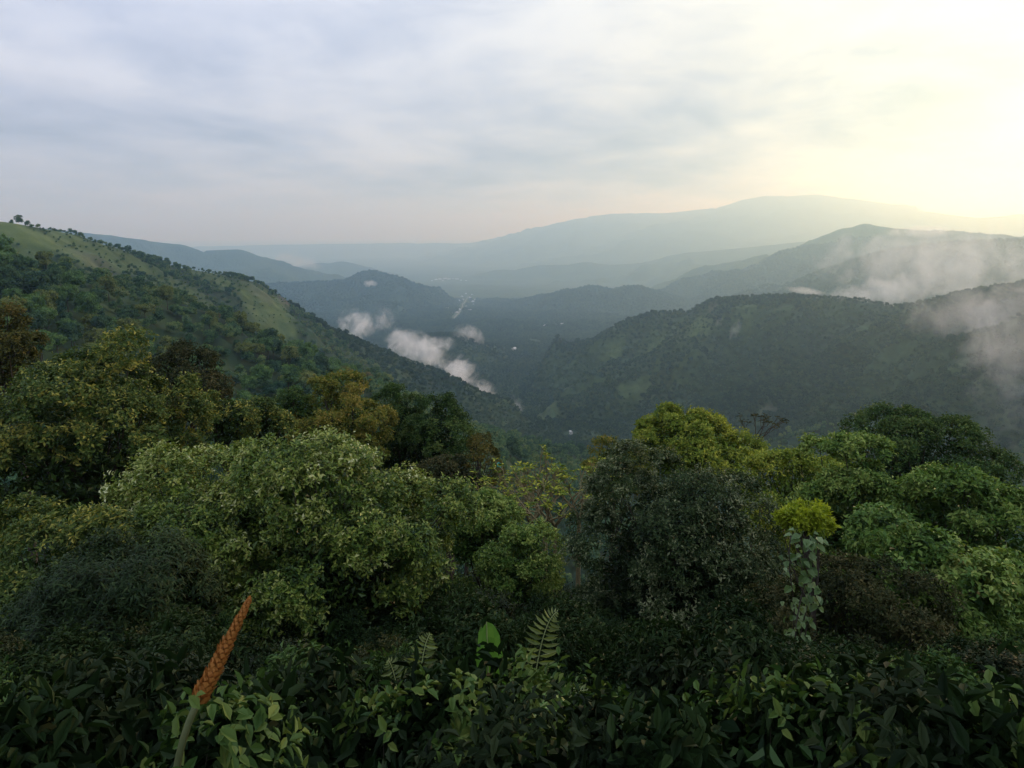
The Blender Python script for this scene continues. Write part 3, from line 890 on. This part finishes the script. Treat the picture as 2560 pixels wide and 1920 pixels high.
for a_, i in enumerate(single):
    q = int(g.integers(0, 6))
    o = link('hillside_tree', None, None, (cand[i, 0], cand[i, 1], cz[i]))
    o.rotation_euler = (0, 0, g.uniform(0, 6.28))
    s_ = scl[i]
    o.scale = (s_, s_, s_ * g.uniform(0.85, 1.2))
    tn = tone_of[a_]
    dn = np.hypot(cand[single, 0] - cand[i, 0], cand[single, 1] - cand[i, 1])
    nb_ = np.argsort(dn)[1:4]
    band = np.searchsorted([150, 210, 270, 330, 390], crad[i])
    row = ('low on the slope', 'above the lowest trees', 'below mid-slope', 'halfway up the slope', 'high on the spur', 'on the spur crest')[band]
    big = 'large' if s_ > 0.98 else ('small' if s_ < 0.78 else 'mid-sized')
    head = '%s %s tree %s %s' % (big, TONES[tn][1], row, next(t_ for l_, t_ in XZ if ppx[i] < l_))
    lab = head
    for m_ in nb_:
        lft = 'right of' if ppx[single[m_]] < ppx[i] else 'left of'
        more = '%s, %s a %s one' % (head, lft, TONES[tone_of[m_]][1])
        if len(more.split()) <= 16 and more not in used:
            lab = more
            break
    used.add(lab)
    tag(o, lab, 'tree', 'trees of the wooded hillside')
    c = link('crown', LOD1[q][0], o, (0, 0, 7.5))
    c.material_slots[0].link = 'OBJECT'
    c.material_slots[0].material = M[TONES[tn][0]]
    link('trunk', LOD1[q][1], o)
rest = np.ones(len(cand), bool)
rest[single] = False


def forest_group():
    ng = bpy.data.node_groups.new('forest_scatter', 'GeometryNodeTree')
    ng.interface.new_socket('Geometry', in_out='INPUT', socket_type='NodeSocketGeometry')
    ng.interface.new_socket('Geometry', in_out='OUTPUT', socket_type='NodeSocketGeometry')
    N = ng.nodes.new
    gi, go = N('NodeGroupInput'), N('NodeGroupOutput')
    ci = N('GeometryNodeCollectionInfo')
    ci.inputs['Collection'].default_value = FOREST_COL
    ci.inputs['Separate Children'].default_value = True
    ci.inputs['Reset Children'].default_value = True
    iop = N('GeometryNodeInstanceOnPoints')
    iop.inputs['Pick Instance'].default_value = True

    def attr(nm, ty):
        a = N('GeometryNodeInputNamedAttribute')
        a.data_type = ty
        a.inputs['Name'].default_value = nm
        return a.outputs[0]
    cx = N('ShaderNodeCombineXYZ')
    ng.links.new(attr('turn', 'FLOAT'), cx.inputs[2])
    ng.links.new(gi.outputs[0], iop.inputs['Points'])
    ng.links.new(ci.outputs[0], iop.inputs['Instance'])
    ng.links.new(attr('shape', 'INT'), iop.inputs['Instance Index'])
    ng.links.new(cx.outputs[0], iop.inputs['Rotation'])
    ng.links.new(attr('size', 'FLOAT'), iop.inputs['Scale'])
    ng.links.new(iop.outputs[0], go.inputs[0])
    return ng


NG = forest_group()
owner_name = np.array(names, dtype=object)[cown]
zones = [('forest', 'dense forest covering the left ridge and its spurs', ['hill_left_near', 'hill_left', 'hillside']),
         ('forest', 'dark dense forest covering the right mountain', ['mountain_right']),
         ('forest', 'bluish far forest on the valley floor and the hills beyond', None)]
done = np.zeros(len(cand), bool)
for nm, lab, own in zones:
    k = rest & ~done & (np.isin(owner_name, own) if own else True)
    done |= k
    n = int(k.sum())
    me = bpy.data.meshes.new(nm)
    me.vertices.add(n)
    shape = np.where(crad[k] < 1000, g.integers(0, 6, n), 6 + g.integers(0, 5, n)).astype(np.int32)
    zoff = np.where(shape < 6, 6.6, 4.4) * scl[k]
    me.vertices.foreach_set('co', np.stack([cand[k, 0], cand[k, 1], cz[k] + zoff], 1).astype(np.float32).ravel())
    for an, ty, arr in (('turn', 'FLOAT', g.uniform(0, 6.28, n)), ('size', 'FLOAT', scl[k]), ('shape', 'INT', shape)):
        a = me.attributes.new(an, ty, 'POINT')
        a.data.foreach_set('value', np.asarray(arr, np.int32 if ty == 'INT' else np.float32))
    o = link(nm, me)
    tag(o, lab, 'forest', None, 'stuff')
    md = o.modifiers.new('scatter', 'NODES')
    md.node_group = NG

# ------------------------------------------------------------------ shrubs with bare pale stems
def stem_shrub(label, px, py_top, dist, h, seed, spread=0.75, leaves=True, bark='palebark', style='lime', name='bare_stemmed_shrub', cat='shrub', stems=5, depth=4, r0=0.062, ll=0.24, vis=3.9):
    g = np.random.default_rng(seed)
    p = pix(px, py_top, dist)
    gz = ground(p[0], p[1])
    root = link(name, None, None, (p[0], p[1], gz))
    tag(root, label, cat, 'bare-stemmed shrubs' if name == 'bare_stemmed_shrub' else None)
    hgt = p[2] - gz
    tb = Tubes()
    tips = []
    fork = np.array([0, 0, max(hgt - vis, 0.4)])
    tb.add(np.array([[0, 0, -0.3], fork * 0.5 + np.array([g.normal(0, .1), g.normal(0, .1), 0]), fork]), [r0 * 2.6, r0 * 2.1, r0 * 1.7], 7)

    def grow(b, dr, ln, r, lev):
        e = b + dr * ln
        m = (b + e) / 2 + g.normal(0, 0.10, 3) * ln
        v = np.linspace(0, 1, 5)[:, None]
        tb.add(b * (1 - v) ** 2 + 2 * m * v * (1 - v) + e * v * v, r * (1 - 0.35 * v[:, 0]), 5)
        if lev == 0:
            tips.append((e, dr))
            return
        for q in range(2 if g.random() < 0.7 else 3):
            nd = norm(dr + g.normal(0, 0.42, 3) * np.array([1, 1, 0.5]) + np.array([0, 0, 0.12]))
            grow(e, nd, ln * g.uniform(0.62, 0.9), r * 0.66, lev - 1)
    for q in range(stems):
        a = q * 6.283 / stems + g.uniform(-0.4, 0.4)
        grow(fork, norm(np.array([math.cos(a) * spread, math.sin(a) * spread, 1.0])), vis * g.uniform(0.25, 0.36), r0, depth - 1)
    link('stems', tb.mesh('stems', M[bark]), root)
    if leaves:
        P, DL, NL = [], [], []
        for e, dr in tips:
            for q in range(int(g.integers(3, 7))):
                a = q * GOLD
                d_ = norm(np.array([math.cos(a), math.sin(a), g.uniform(-0.35, 0.5)]) + dr * 0.4)
                P.append(e + g.normal(0, 0.03, 3)); DL.append(d_); NL.append(norm(np.array([0, 0, 1.0]) + g.normal(0, 0.3, 3)))
        n = len(P)
        ln = ll * g.uniform(0.6, 1.2, n)
        link('leaves', leaf_mesh('leaves', np.array(P), np.array(DL), np.array(NL), ln, ln * 0.42, g.random(n), M[style], six=True), root)
    return root


stem_shrub('bare-stemmed shrub with leaf tufts, leftmost of the row before the valley notch', 508, 458, 34, 3, 501)
stem_shrub('bare-stemmed shrub with leaf tufts, second from the left before the valley notch', 532, 450, 33, 3, 502, stems=6)
stem_shrub('bare-stemmed shrub with pale tall stems, third from the left before the valley notch', 556, 452, 32, 3, 503, stems=6, spread=0.9)
stem_shrub('bare-stemmed shrub nearest the big grey-green tree', 580, 448, 34, 3, 504)
stem_shrub('low bare-stemmed shrub in front of the others', 545, 474, 30, 3, 505, stems=6, spread=1.1, vis=2.6)
stem_shrub('thin nearly bare tree standing right of the umbrella-shaped tree', 758, 404, 60, 6, 506, name='sparse_tree', cat='tree', bark='bark', style='brown', stems=4, spread=0.5, r0=0.06, ll=0.3, vis=4.0)
# a scrap of turquoise plastic caught in the leftmost shrub
p = pix(499, 465, 33.5)
g = np.random.default_rng(9)
u, v = np.meshgrid(np.linspace(-1, 1, 7), np.linspace(-1, 1, 7), indexing='ij')
V = np.stack([u * 0.11, np.sin(u * 3 + v * 2) * 0.05 + g.normal(0, 0.015, u.shape), v * 0.13 + 0.03 * np.cos(u * 4)], -1).reshape(-1, 3)
a_, b_ = np.meshgrid(np.arange(6), np.arange(6), indexing='ij')
Fq = np.stack([a_ * 7 + b_, a_ * 7 + b_ + 1, (a_ + 1) * 7 + b_ + 1, (a_ + 1) * 7 + b_], -1).reshape(-1, 4)
M['teal'] = plain_material('turquoise_plastic', tones((0.05, 0.42, 0.36), (0.12, 0.55, 0.48)), 5, 0.4, 0.4)
tag(link('plastic_scrap', mesh_np('plastic_scrap', V, Fq, M['teal']), None, tuple(p)), 'tiny turquoise scrap caught in the leftmost bare-stemmed shrub', 'plastic scrap')

# ------------------------------------------------------------------ climbing vine with big leaves
M['vine'] = leaf_material('leaf_vine', tones((0.05, 0.10, 0.03), (0.11, 0.18, 0.06), (0.22, 0.29, 0.14)), 0.45, 0.3, 0.25)
vt = pix(803, 534, 13.2)
vb = ground(vt[0], vt[1])
root = link('climbing_vine', None, None, (vt[0], vt[1], vb))
tag(root, 'pale big-leaved climbing vine hanging below the lime sapling', 'vine')
g = np.random.default_rng(61)
tb = Tubes()
P, DL, NL = [], [], []
hv = vt[2] - vb
for q in range(4):
    ox, oy = g.normal(0, 0.14, 2)
    zz = np.linspace(0, hv, 14)
    path = np.stack([ox + 0.12 * np.sin(zz * 2 + q), oy - 0.15 + 0.10 * np.cos(zz * 1.7 + q), zz], 1)
    tb.add(path, np.full(14, 0.012), 5)
    for w_ in range(34):
        f = g.random() ** 0.55
        c_ = path[min(int(f * 13), 13)] + g.normal(0, 0.09, 3)
        a = g.uniform(0, 6.28)
        P.append(c_); DL.append(norm(np.array([math.cos(a), math.sin(a) - 0.7, -0.55]))); NL.append(norm(np.array([math.cos(a) * 0.3, -0.5, 0.8]) + g.normal(0, 0.2, 3)))
for w_ in range(26):                                       # the spreading top
    a = g.uniform(0, 6.28)
    P.append(np.array([math.cos(a) * g.uniform(0, 0.32), math.sin(a) * 0.2 - 0.15, hv + g.normal(0, 0.05)])); DL.append(norm(np.array([math.cos(a), math.sin(a), -0.25]))); NL.append(np.array([0, -0.2, 1.0]))
n = len(P)
ln = g.uniform(0.10, 0.22, n)
link('stems', tb.mesh('stems', M['bark']), root)
link('leaves', leaf_mesh('leaves', np.array(P), np.array(DL), norm(np.array(NL)), ln, ln * 0.8, g.random(n), M['vine'], six=True), root)

# ------------------------------------------------------------------ flower spike, banana plant, ferns close to the viewpoint
M['banana_stem'] = plain_material('banana_stem', tones((0.05, 0.07, 0.025), (0.14, 0.15, 0.06)), 8, 0.6, 0.3)
M['spike'] = plain_material('orange_bracts', tones((0.16, 0.055, 0.014), (0.34, 0.13, 0.025), (0.50, 0.24, 0.06)), 30, 0.6, 0.3)
tip, low_ = pix(249.5, 599, 2.6), pix(196, 706, 2.5)
base = np.array([low_[0] - 0.12, low_[1] + 0.02, ground(low_[0] - 0.12, low_[1] + 0.02)])
root = link('flower_spike', None, None, tuple(base))
tag(root, 'orange-brown flower spike poking up at the bottom below the broad glossy tree', 'flower spike')
v = np.linspace(0, 1, 16)[:, None]
ctrl = low_ + (low_ - tip) * 0.9
st = (base * (1 - v) ** 2 + 2 * ctrl * v * (1 - v) + low_ * v * v) - base
tb = Tubes()
tb.add(np.concatenate([st, (low_ + (tip - low_) * np.linspace(0.1, 0.95, 8)[:, None]) - base]), np.concatenate([np.full(16, 0.013), np.linspace(0.013, 0.006, 8)]), 7)
link('stem', tb.mesh('stem', M['banana_stem']), root)
sp_ax = norm(tip - low_)
sp_len = np.linalg.norm(tip - low_)
xa = norm(np.cross(sp_ax, np.array([0, 1.0, 0])))
ya = np.cross(sp_ax, xa)
bv = np.array([[0, 0, 0], [0.5, 0.25, 0.30], [0.28, 0.55, 0.85], [0, 0.62, 1.0], [-0.28, 0.55, 0.85], [-0.5, 0.25, 0.30], [0, 0.48, 0.45]])
bract = mesh_np('bract', bv, [[0, 1, 2, 6], [6, 2, 3, 3], [6, 3, 4, 4], [0, 6, 4, 5]][:1] + [[0, 6, 4, 5], [6, 2, 3, 4]], M['spike'], smooth=False)
from mathutils import Matrix
for k in range(150):
    f = k / 149
    a = k * GOLD
    rad = (0.034 * (1 - f) ** 0.6 + 0.004) * float(RNG.uniform(0.75, 1.3))
    o_ = xa * math.cos(a) + ya * math.sin(a)
    s_ = np.cross(sp_ax, o_)
    c = low_ + sp_ax * sp_len * f * 0.97 - base
    sz = 0.048 * (1 - 0.5 * f)
    mt = Matrix.Identity(4)
    for r_ in range(3):
        mt[r_][0] = s_[r_] * sz
        mt[r_][1] = o_[r_] * rad * 1.5
        mt[r_][2] = sp_ax[r_] * sz
        mt[r_][3] = c[r_]
    o = link('bract', bract, root)
    o.matrix_local = mt

M['banana'] = leaf_material('leaf_banana', tones((0.06, 0.15, 0.03), (0.10, 0.22, 0.04), (0.15, 0.28, 0.06)), 0.4, 0.35, 0.3)
M['midrib'] = plain_material('pale_midrib', tones((0.28, 0.34, 0.12), (0.40, 0.45, 0.20)), 20, 0.5, 0.3)


def banana_leaf(root, b, tip, width, side, sag, seed):
    g = np.random.default_rng(seed)
    n = 22
    t_ = np.linspace(0, 1, n)
    b, tip = np.array(b, float), np.array(tip, float)
    ax = b + (tip - b) * t_[:, None] + np.array([0, 0, 1.0]) * (sag * np.sin(t_ * math.pi))[:, None]
    tg = norm(np.gradient(ax, axis=0))
    S = norm(np.asarray(side, float) - tg * (tg @ np.asarray(side, float))[:, None])
    U = np.cross(S, tg)
    wd = width * np.where(t_ < 0.12, 0.03, np.sin(np.clip((t_ - 0.12) / 0.88, 0, 1) ** 0.85 * math.pi) ** 0.38)
    cols = np.array([-1, -0.55, 0, 0.55, 1])
    lift = np.array([0.16, 0.16, 0, 0.16, 0.16])
    V = ax[:, None] + S[:, None] * (wd[:, None] * cols * 0.5)[..., None] + U[:, None] * (wd[:, None] * lift)[..., None] + g.normal(0, 0.006, (n, 5, 3))
    a_, b2 = np.meshgrid(np.arange(n - 1), np.arange(4), indexing='ij')
    Fq = np.stack([a_ * 5 + b2, a_ * 5 + b2 + 1, (a_ + 1) * 5 + b2 + 1, (a_ + 1) * 5 + b2], -1).reshape(-1, 4)
    lf = link('leaf', mesh_np('leaf', V.reshape(-1, 3), Fq, M['banana'], {'tint': np.clip(0.5 + g.normal(0, 0.12, len(Fq)), 0, 1)}), root)
    tb = Tubes()
    tb.add(ax + U * 0.004, 0.016 * (1 - 0.75 * t_), 6)
    link('midrib', tb.mesh('midrib', M['midrib']), lf)


bt = pix(486, 617, 3.9)
bb = np.array([bt[0] + 0.02, bt[1] + 0.05])
root = link('banana_plant', None, None, (bb[0], bb[1], ground(bb[0], bb[1])))
tag(root, 'banana plant with one bright green leaf tip rising at the bottom centre', 'banana plant')
h0 = bt[2] - root.location.z
tb = Tubes()
tb.add([[0, 0, -0.2], [0, 0, h0 * 0.2], [0.01, 0, h0 * 0.42]], [0.09, 0.075, 0.05], 10)
link('stem', tb.mesh('stem', M['banana_stem']), root)
banana_leaf(root, (0.01, 0, h0 * 0.35), (bt[0] - bb[0], bt[1] - bb[1], h0), 0.24, (1, 0.5, 0), -0.05, 1)
banana_leaf(root, (0, 0, h0 * 0.35), (0.55, 0.35, h0 * 0.55), 0.26, (0.3, -1, 0), 0.22, 2)
banana_leaf(root, (0, 0, h0 * 0.35), (-0.5, 0.30, h0 * 0.50), 0.26, (0.3, 1, 0), 0.22, 3)

M['fern'] = leaf_material('leaf_fern', tones((0.07, 0.10, 0.03), (0.14, 0.18, 0.06), (0.22, 0.26, 0.10)), 0.5, 0.3, 0.3)


def fern(label, px, py, dist, seed, tips):
    """fronds arch from the base to tips given as (pixel x, pixel y, distance)"""
    g = np.random.default_rng(seed)
    p = pix(px, py, dist)
    gz = ground(p[0], p[1])
    root = link('fern', None, None, (p[0], p[1], gz))
    tag(root, label, 'fern')
    for tx, ty, td in tips:
        tp = pix(tx, ty, td) - np.array([p[0], p[1], gz])
        b = np.array([0, 0, 0.0])
        m = np.array([tp[0] * 0.25, tp[1] * 0.25, tp[2] * 0.92 + 0.02])
        v = np.linspace(0, 1, 34)[:, None]
        ax = b * (1 - v) ** 2 + 2 * m * v * (1 - v) + tp * v * v
        tg = norm(np.gradient(ax, axis=0))
        S = norm(np.cross(tg, np.array([0.2, -0.6, 1.0])))
        tb = Tubes()
        tb.add(ax, 0.006 * (1 - 0.8 * v[:, 0]) + 0.001, 5)
        fr = link('frond', tb.mesh('frond', M['midrib']), root)
        P, DL, NL, L = [], [], [], []
        for k in range(9, 34):
            for sgn in (-1, 1):
                f = (k - 9) / 24
                P.append(ax[k]); DL.append(norm(S[k] * sgn + tg[k] * 0.5 + np.array([0, 0, -0.35]) + g.normal(0, 0.12, 3))); NL.append(norm(np.cross(S[k], tg[k]) + g.normal(0, 0.2, 3)))
                L.append((0.13 * math.sin(math.pi * (0.18 + 0.80 * f)) + 0.012) * g.uniform(0.75, 1.15))
        L = np.array(L)
        tag(link('leaflets', leaf_mesh('leaflets', np.array(P), np.array(DL), np.array(NL), L, L * 0.22 + 0.006, g.random(len(L)), M['fern'], six=True), fr), kind='stuff')


fern('pale green fern arching at the bottom right of the banana leaf', 520, 690, 4.2, 71, [(557, 612, 4.1), (590, 690, 4.0), (500, 690, 4.4), (552, 716, 3.8)])
fern('low yellowish fern at the bottom left of the banana leaf', 408, 690, 4.4, 72, [(430, 634, 4.5), (388, 660, 4.4), (452, 694, 4.2), (362, 704, 4.2)])

# ------------------------------------------------------------------ village and town in the valley
M['whitewall'] = plain_material('pale_wall', tones((0.55, 0.54, 0.50), (0.75, 0.74, 0.70)), 0.4, 0.8, 0.2)
M['metalroof'] = plain_material('pale_metal_roof', tones((0.62, 0.64, 0.66), (0.85, 0.86, 0.86)), 0.3, 0.45, 0.4)


def house_mesh(lx, ly, h, rh):
    x, y = lx / 2, ly / 2
    V = [(-x, -y, -3), (x, -y, -3), (x, y, -3), (-x, y, -3), (-x, -y, h), (x, -y, h), (x, y, h), (-x, y, h)]
    wall = mesh_np('wall', V, [[0, 1, 5, 4], [1, 2, 6, 5], [2, 3, 7, 6], [3, 0, 4, 7]], M['whitewall'], smooth=False)
    e, q = 0.8, 0.35
    R_ = [(-x - e, -y - e, h - 0.3), (x + e, -y - e, h - 0.3), (x + e, 0, h + rh), (-x - e, 0, h + rh), (-x - e, y + e, h - 0.3), (x + e, y + e, h - 0.3)]
    R_ = R_ + [(a, b, c + q) for a, b, c in R_]
    roof = mesh_np('roof', R_, [[6, 7, 8, 9], [9, 8, 11, 10], [0, 3, 2, 1], [3, 4, 5, 2], [0, 1, 7, 6], [4, 10, 11, 5], [0, 6, 9, 3], [3, 9, 10, 4], [1, 2, 8, 7], [2, 5, 11, 8]], M['metalroof'], smooth=False)
    return wall, roof


HM = [house_mesh(16, 10, 4.5, 3), house_mesh(24, 13, 5.5, 3.5), house_mesh(46, 22, 8, 5), house_mesh(6, 4.5, 3.2, 1.4)]
g = np.random.default_rng(88)


def house(px, py, k, label, group):
    c, r = HOUSE_AT[(px, py)], 0
    o = link('house', None, None, (c[0], c[1], ground(c[0], c[1]) + 2.0))
    o.rotation_euler = (0, 0, g.uniform(0, 3.14))
    tag(o, label, 'house', group)
    link('wall', HM[k][0], o)
    link('roof', HM[k][1], o)
    return r


for px, py, k in VIL:
    wh = 'upper' if py < 299 else ('middle' if py < 306 else 'lower')
    sd_ = 'left of' if px < 462 else ('beside' if px < 470 else 'right of')
    house(px, py, k, 'pale-roofed %s house in the %s village %s the dirt road' % ('long' if k else 'small', wh, sd_), 'houses of the valley village')
for px, py, k in TOWN:
    wh = 'left end' if px < 437 else ('middle' if px < 451 else 'right end')
    house(px, py, k, 'pale %s at the %s of the far town' % ('large hall' if k == 2 else 'building', wh), 'buildings of the far town')
for px, py, k, lb in LONE:
    house(px, py, k, lb, None)
# the pale road through the village
pts = ROAD[::2]
tg = norm(np.gradient(pts, axis=0))
nr = np.stack([tg[:, 1], -tg[:, 0]], 1) * 3.0
E1, E2 = pts + nr, pts - nr
V = np.concatenate([np.c_[E1, height(E1[:, 0], E1[:, 1]) + 2.5], np.c_[E2, height(E2[:, 0], E2[:, 1]) + 2.5]])
k = np.arange(59)
M['road'] = plain_material('pale_dirt', tones((0.20, 0.185, 0.16), (0.30, 0.28, 0.24)), 0.2, 0.9, 0.1)
tag(link('road', mesh_np('road', V, np.stack([k, k + 1, k + 61, k + 60], 1), M['road'])), 'pale dirt road winding through the valley village', None, None, 'structure')

# ------------------------------------------------------------------ mist
def mist(label, px, py, dist, size, gain, cell, seed, rot=0.0, thr=0.42, rag=2.4, tilt=0.0):
    p = pix(px, py, dist)
    n = 24
    ph, th = np.meshgrid(np.linspace(0, 2 * math.pi, n, endpoint=False), np.linspace(0, math.pi, 13), indexing='ij')
    V = np.stack([np.cos(ph) * np.sin(th), np.sin(ph) * np.sin(th), np.cos(th)], -1).reshape(-1, 3)
    a_, b_ = np.meshgrid(np.arange(n), np.arange(12), indexing='ij')
    Fq = np.stack([a_ * 13 + b_, a_ * 13 + b_ + 1, ((a_ + 1) % n) * 13 + b_ + 1, ((a_ + 1) % n) * 13 + b_], -1).reshape(-1, 4)
    m = bpy.data.materials.new('mist')
    m.use_nodes = True
    t = NT(m.node_tree)
    tcd = t.n('ShaderNodeTexCoord')
    ob = tcd.outputs['Object']
    mm = t.vmath('MULTIPLY', ob, tuple(np.array(size) / cell * np.array([1, 1, 0.9])))
    mm = t.vmath('ADD', mm, (seed * 3.1, seed * 1.7, seed * 0.9))
    nz = t.noise(mm, 1.0, 7, 0.72, 0.9)
    ln = t.vmath('LENGTH', ob, out=1)
    fall = t.math('SUBTRACT', 1.0, t.math('MULTIPLY', ln, ln))
    dd = t.math('ADD', fall, t.math('MULTIPLY', t.math('SUBTRACT', nz, 0.5), rag))
    dd = t.math('SUBTRACT', dd, thr, clamp=True)
    dd = t.math('MULTIPLY', dd, t.math('MULTIPLY', fall, 4.0, clamp=True))
    dd = t.math('MULTIPLY', dd, gain)
    pv = t.n('ShaderNodeVolumePrincipled')
    pv.inputs['Color'].default_value = (0.99, 0.99, 0.99, 1)
    pv.inputs['Anisotropy'].default_value = 0.3
    t.l(dd, pv.inputs['Density'])
    t.l(pv.outputs[0], t.n('ShaderNodeOutputMaterial').inputs['Volume'])
    m.cycles.volume_step_rate = 0.6
    o = link('mist', mesh_np('mist', V, Fq, m), None, tuple(p))
    o.scale = size
    o.rotation_euler = (0, tilt, rot)
    tag(o, label, 'mist', None, 'stuff')


mist('white mist rising behind the left ridge below the conical hill', 358, 325, 1560, (58, 50, 42), 0.032, 30, 1, tilt=0.40, rag=6.5, thr=0.42)
mist('broad white mist bank behind the crest of the left ridge beside the knoll', 416, 349, 1330, (72, 52, 40), 0.04, 32, 2, tilt=0.42, rag=6.5, thr=0.38)
mist('white mist with torn upper edge lower down behind the left ridge', 457, 374, 1345, (50, 46, 46), 0.04, 28, 3, tilt=0.45, rag=6.5, thr=0.38)
mist('thin white mist at the lowest end behind the left ridge', 484, 390, 1370, (32, 30, 24), 0.04, 18, 4, tilt=0.35, rag=6.5, thr=0.38)
mist('pale mist curling over the right shoulder of the knoll', 468, 337, 2230, (64, 50, 50), 0.016, 34, 5, tilt=0.5, rag=6.5, thr=0.4)
mist('ragged mist puff drifting off the top of the mist below the conical hill', 383, 319, 1600, (34, 30, 32), 0.018, 22, 21, rag=6.5, thr=0.42)
mist('thin mist streamer drifting right from the broad mist bank', 438, 344, 1380, (54, 38, 17), 0.022, 22, 22, rag=6.5, thr=0.35)
mist('small white mist patch clinging below the conical hill top', 370, 284, 4800, (75, 60, 34), 0.03, 55, 6, rag=3.0)
mist('faint mist column in the valley notch', 516, 410, 1420, (26, 24, 38), 0.02, 20, 7, rag=5, thr=0.4)
mist('faint low mist at the bottom of the valley notch', 545, 428, 1456, (52, 35, 24), 0.01, 31, 8, rag=3.0)
mist('wide drifting mist over the shoulder at the right', 945, 262, 2212, (380, 240, 130), 0.0042, 110, 9, rag=5.2, thr=0.42)
mist('bright mist tongue pouring over the saddle of the right mountain', 888, 292, 1742, (150, 94, 50), 0.011, 60, 10, tilt=-0.2, rag=5.5, thr=0.42)
mist('pale mist climbing the right edge in front of the right mountain', 1016, 370, 1015, (70, 60, 170), 0.009, 60, 11, tilt=-0.2, rag=5.2, thr=0.42)
mist('warm mist veil along the top of the right mountain at the edge', 985, 312, 1292, (170, 95, 56), 0.0058, 66, 12, rag=5.5, thr=0.42)
mist('thin white mist streak in the dip left of the drifting mist', 806, 291, 2288, (90, 52, 16), 0.016, 45, 13, tilt=0.15, rag=3.2)
mist('thin bright mist lying on the far shoulder near the right edge', 925, 232, 5500, (360, 140, 60), 0.006, 150, 14, rag=3.2)
mist('small pale mist wisp on the face of the right mountain', 735, 330, 1584, (16, 16, 31), 0.0235, 20, 15, tilt=0.3, rag=3.0)
mist('smallest pale mist wisp on the right mountain beside the grass streak', 719, 324, 1646, (14, 14, 20), 0.0206, 20, 16, rag=3.0)
mist('white cloud bank sitting behind the end of the blue ridge', 296, 262, 7800, (380, 170, 110), 0.006, 150, 17, tilt=0.2, rag=3.0)

# ------------------------------------------------------------------ haze
zlo, zhi = float(GZ.min()) - 1.0, float(GZ.max()) + 12.0
HB = 47000.0


def box_mesh(name, lo, hi, mat):
    V = [(x, y, z) for z in (lo[2], hi[2]) for y in (lo[1], hi[1]) for x in (lo[0], hi[0])]
    return mesh_np(name, V, [[0, 2, 3, 1], [4, 5, 7, 6], [0, 1, 5, 4], [2, 6, 7, 3], [0, 4, 6, 2], [1, 3, 7, 5]], mat, smooth=False)


mh = bpy.data.materials.new('haze')
mh.use_nodes = True
t = NT(mh.node_tree)
pv = t.n('ShaderNodeVolumePrincipled')
pv.inputs['Color'].default_value = (0.47, 0.73, 1.0, 1)
pv.inputs['Absorption Color'].default_value = (1, 1, 1, 1)   # clear air: blue scatters most, nothing is absorbed
pv.inputs['Density'].default_value = 1.5e-4
pv.inputs['Anisotropy'].default_value = 0.72
t.l(pv.outputs[0], t.n('ShaderNodeOutputMaterial').inputs['Volume'])
tag(link('haze', box_mesh('haze', (-HB, -HB, zlo), (HB, HB, zhi), mh)), 'pale bluish haze filling the valley air', 'haze', None, 'stuff')
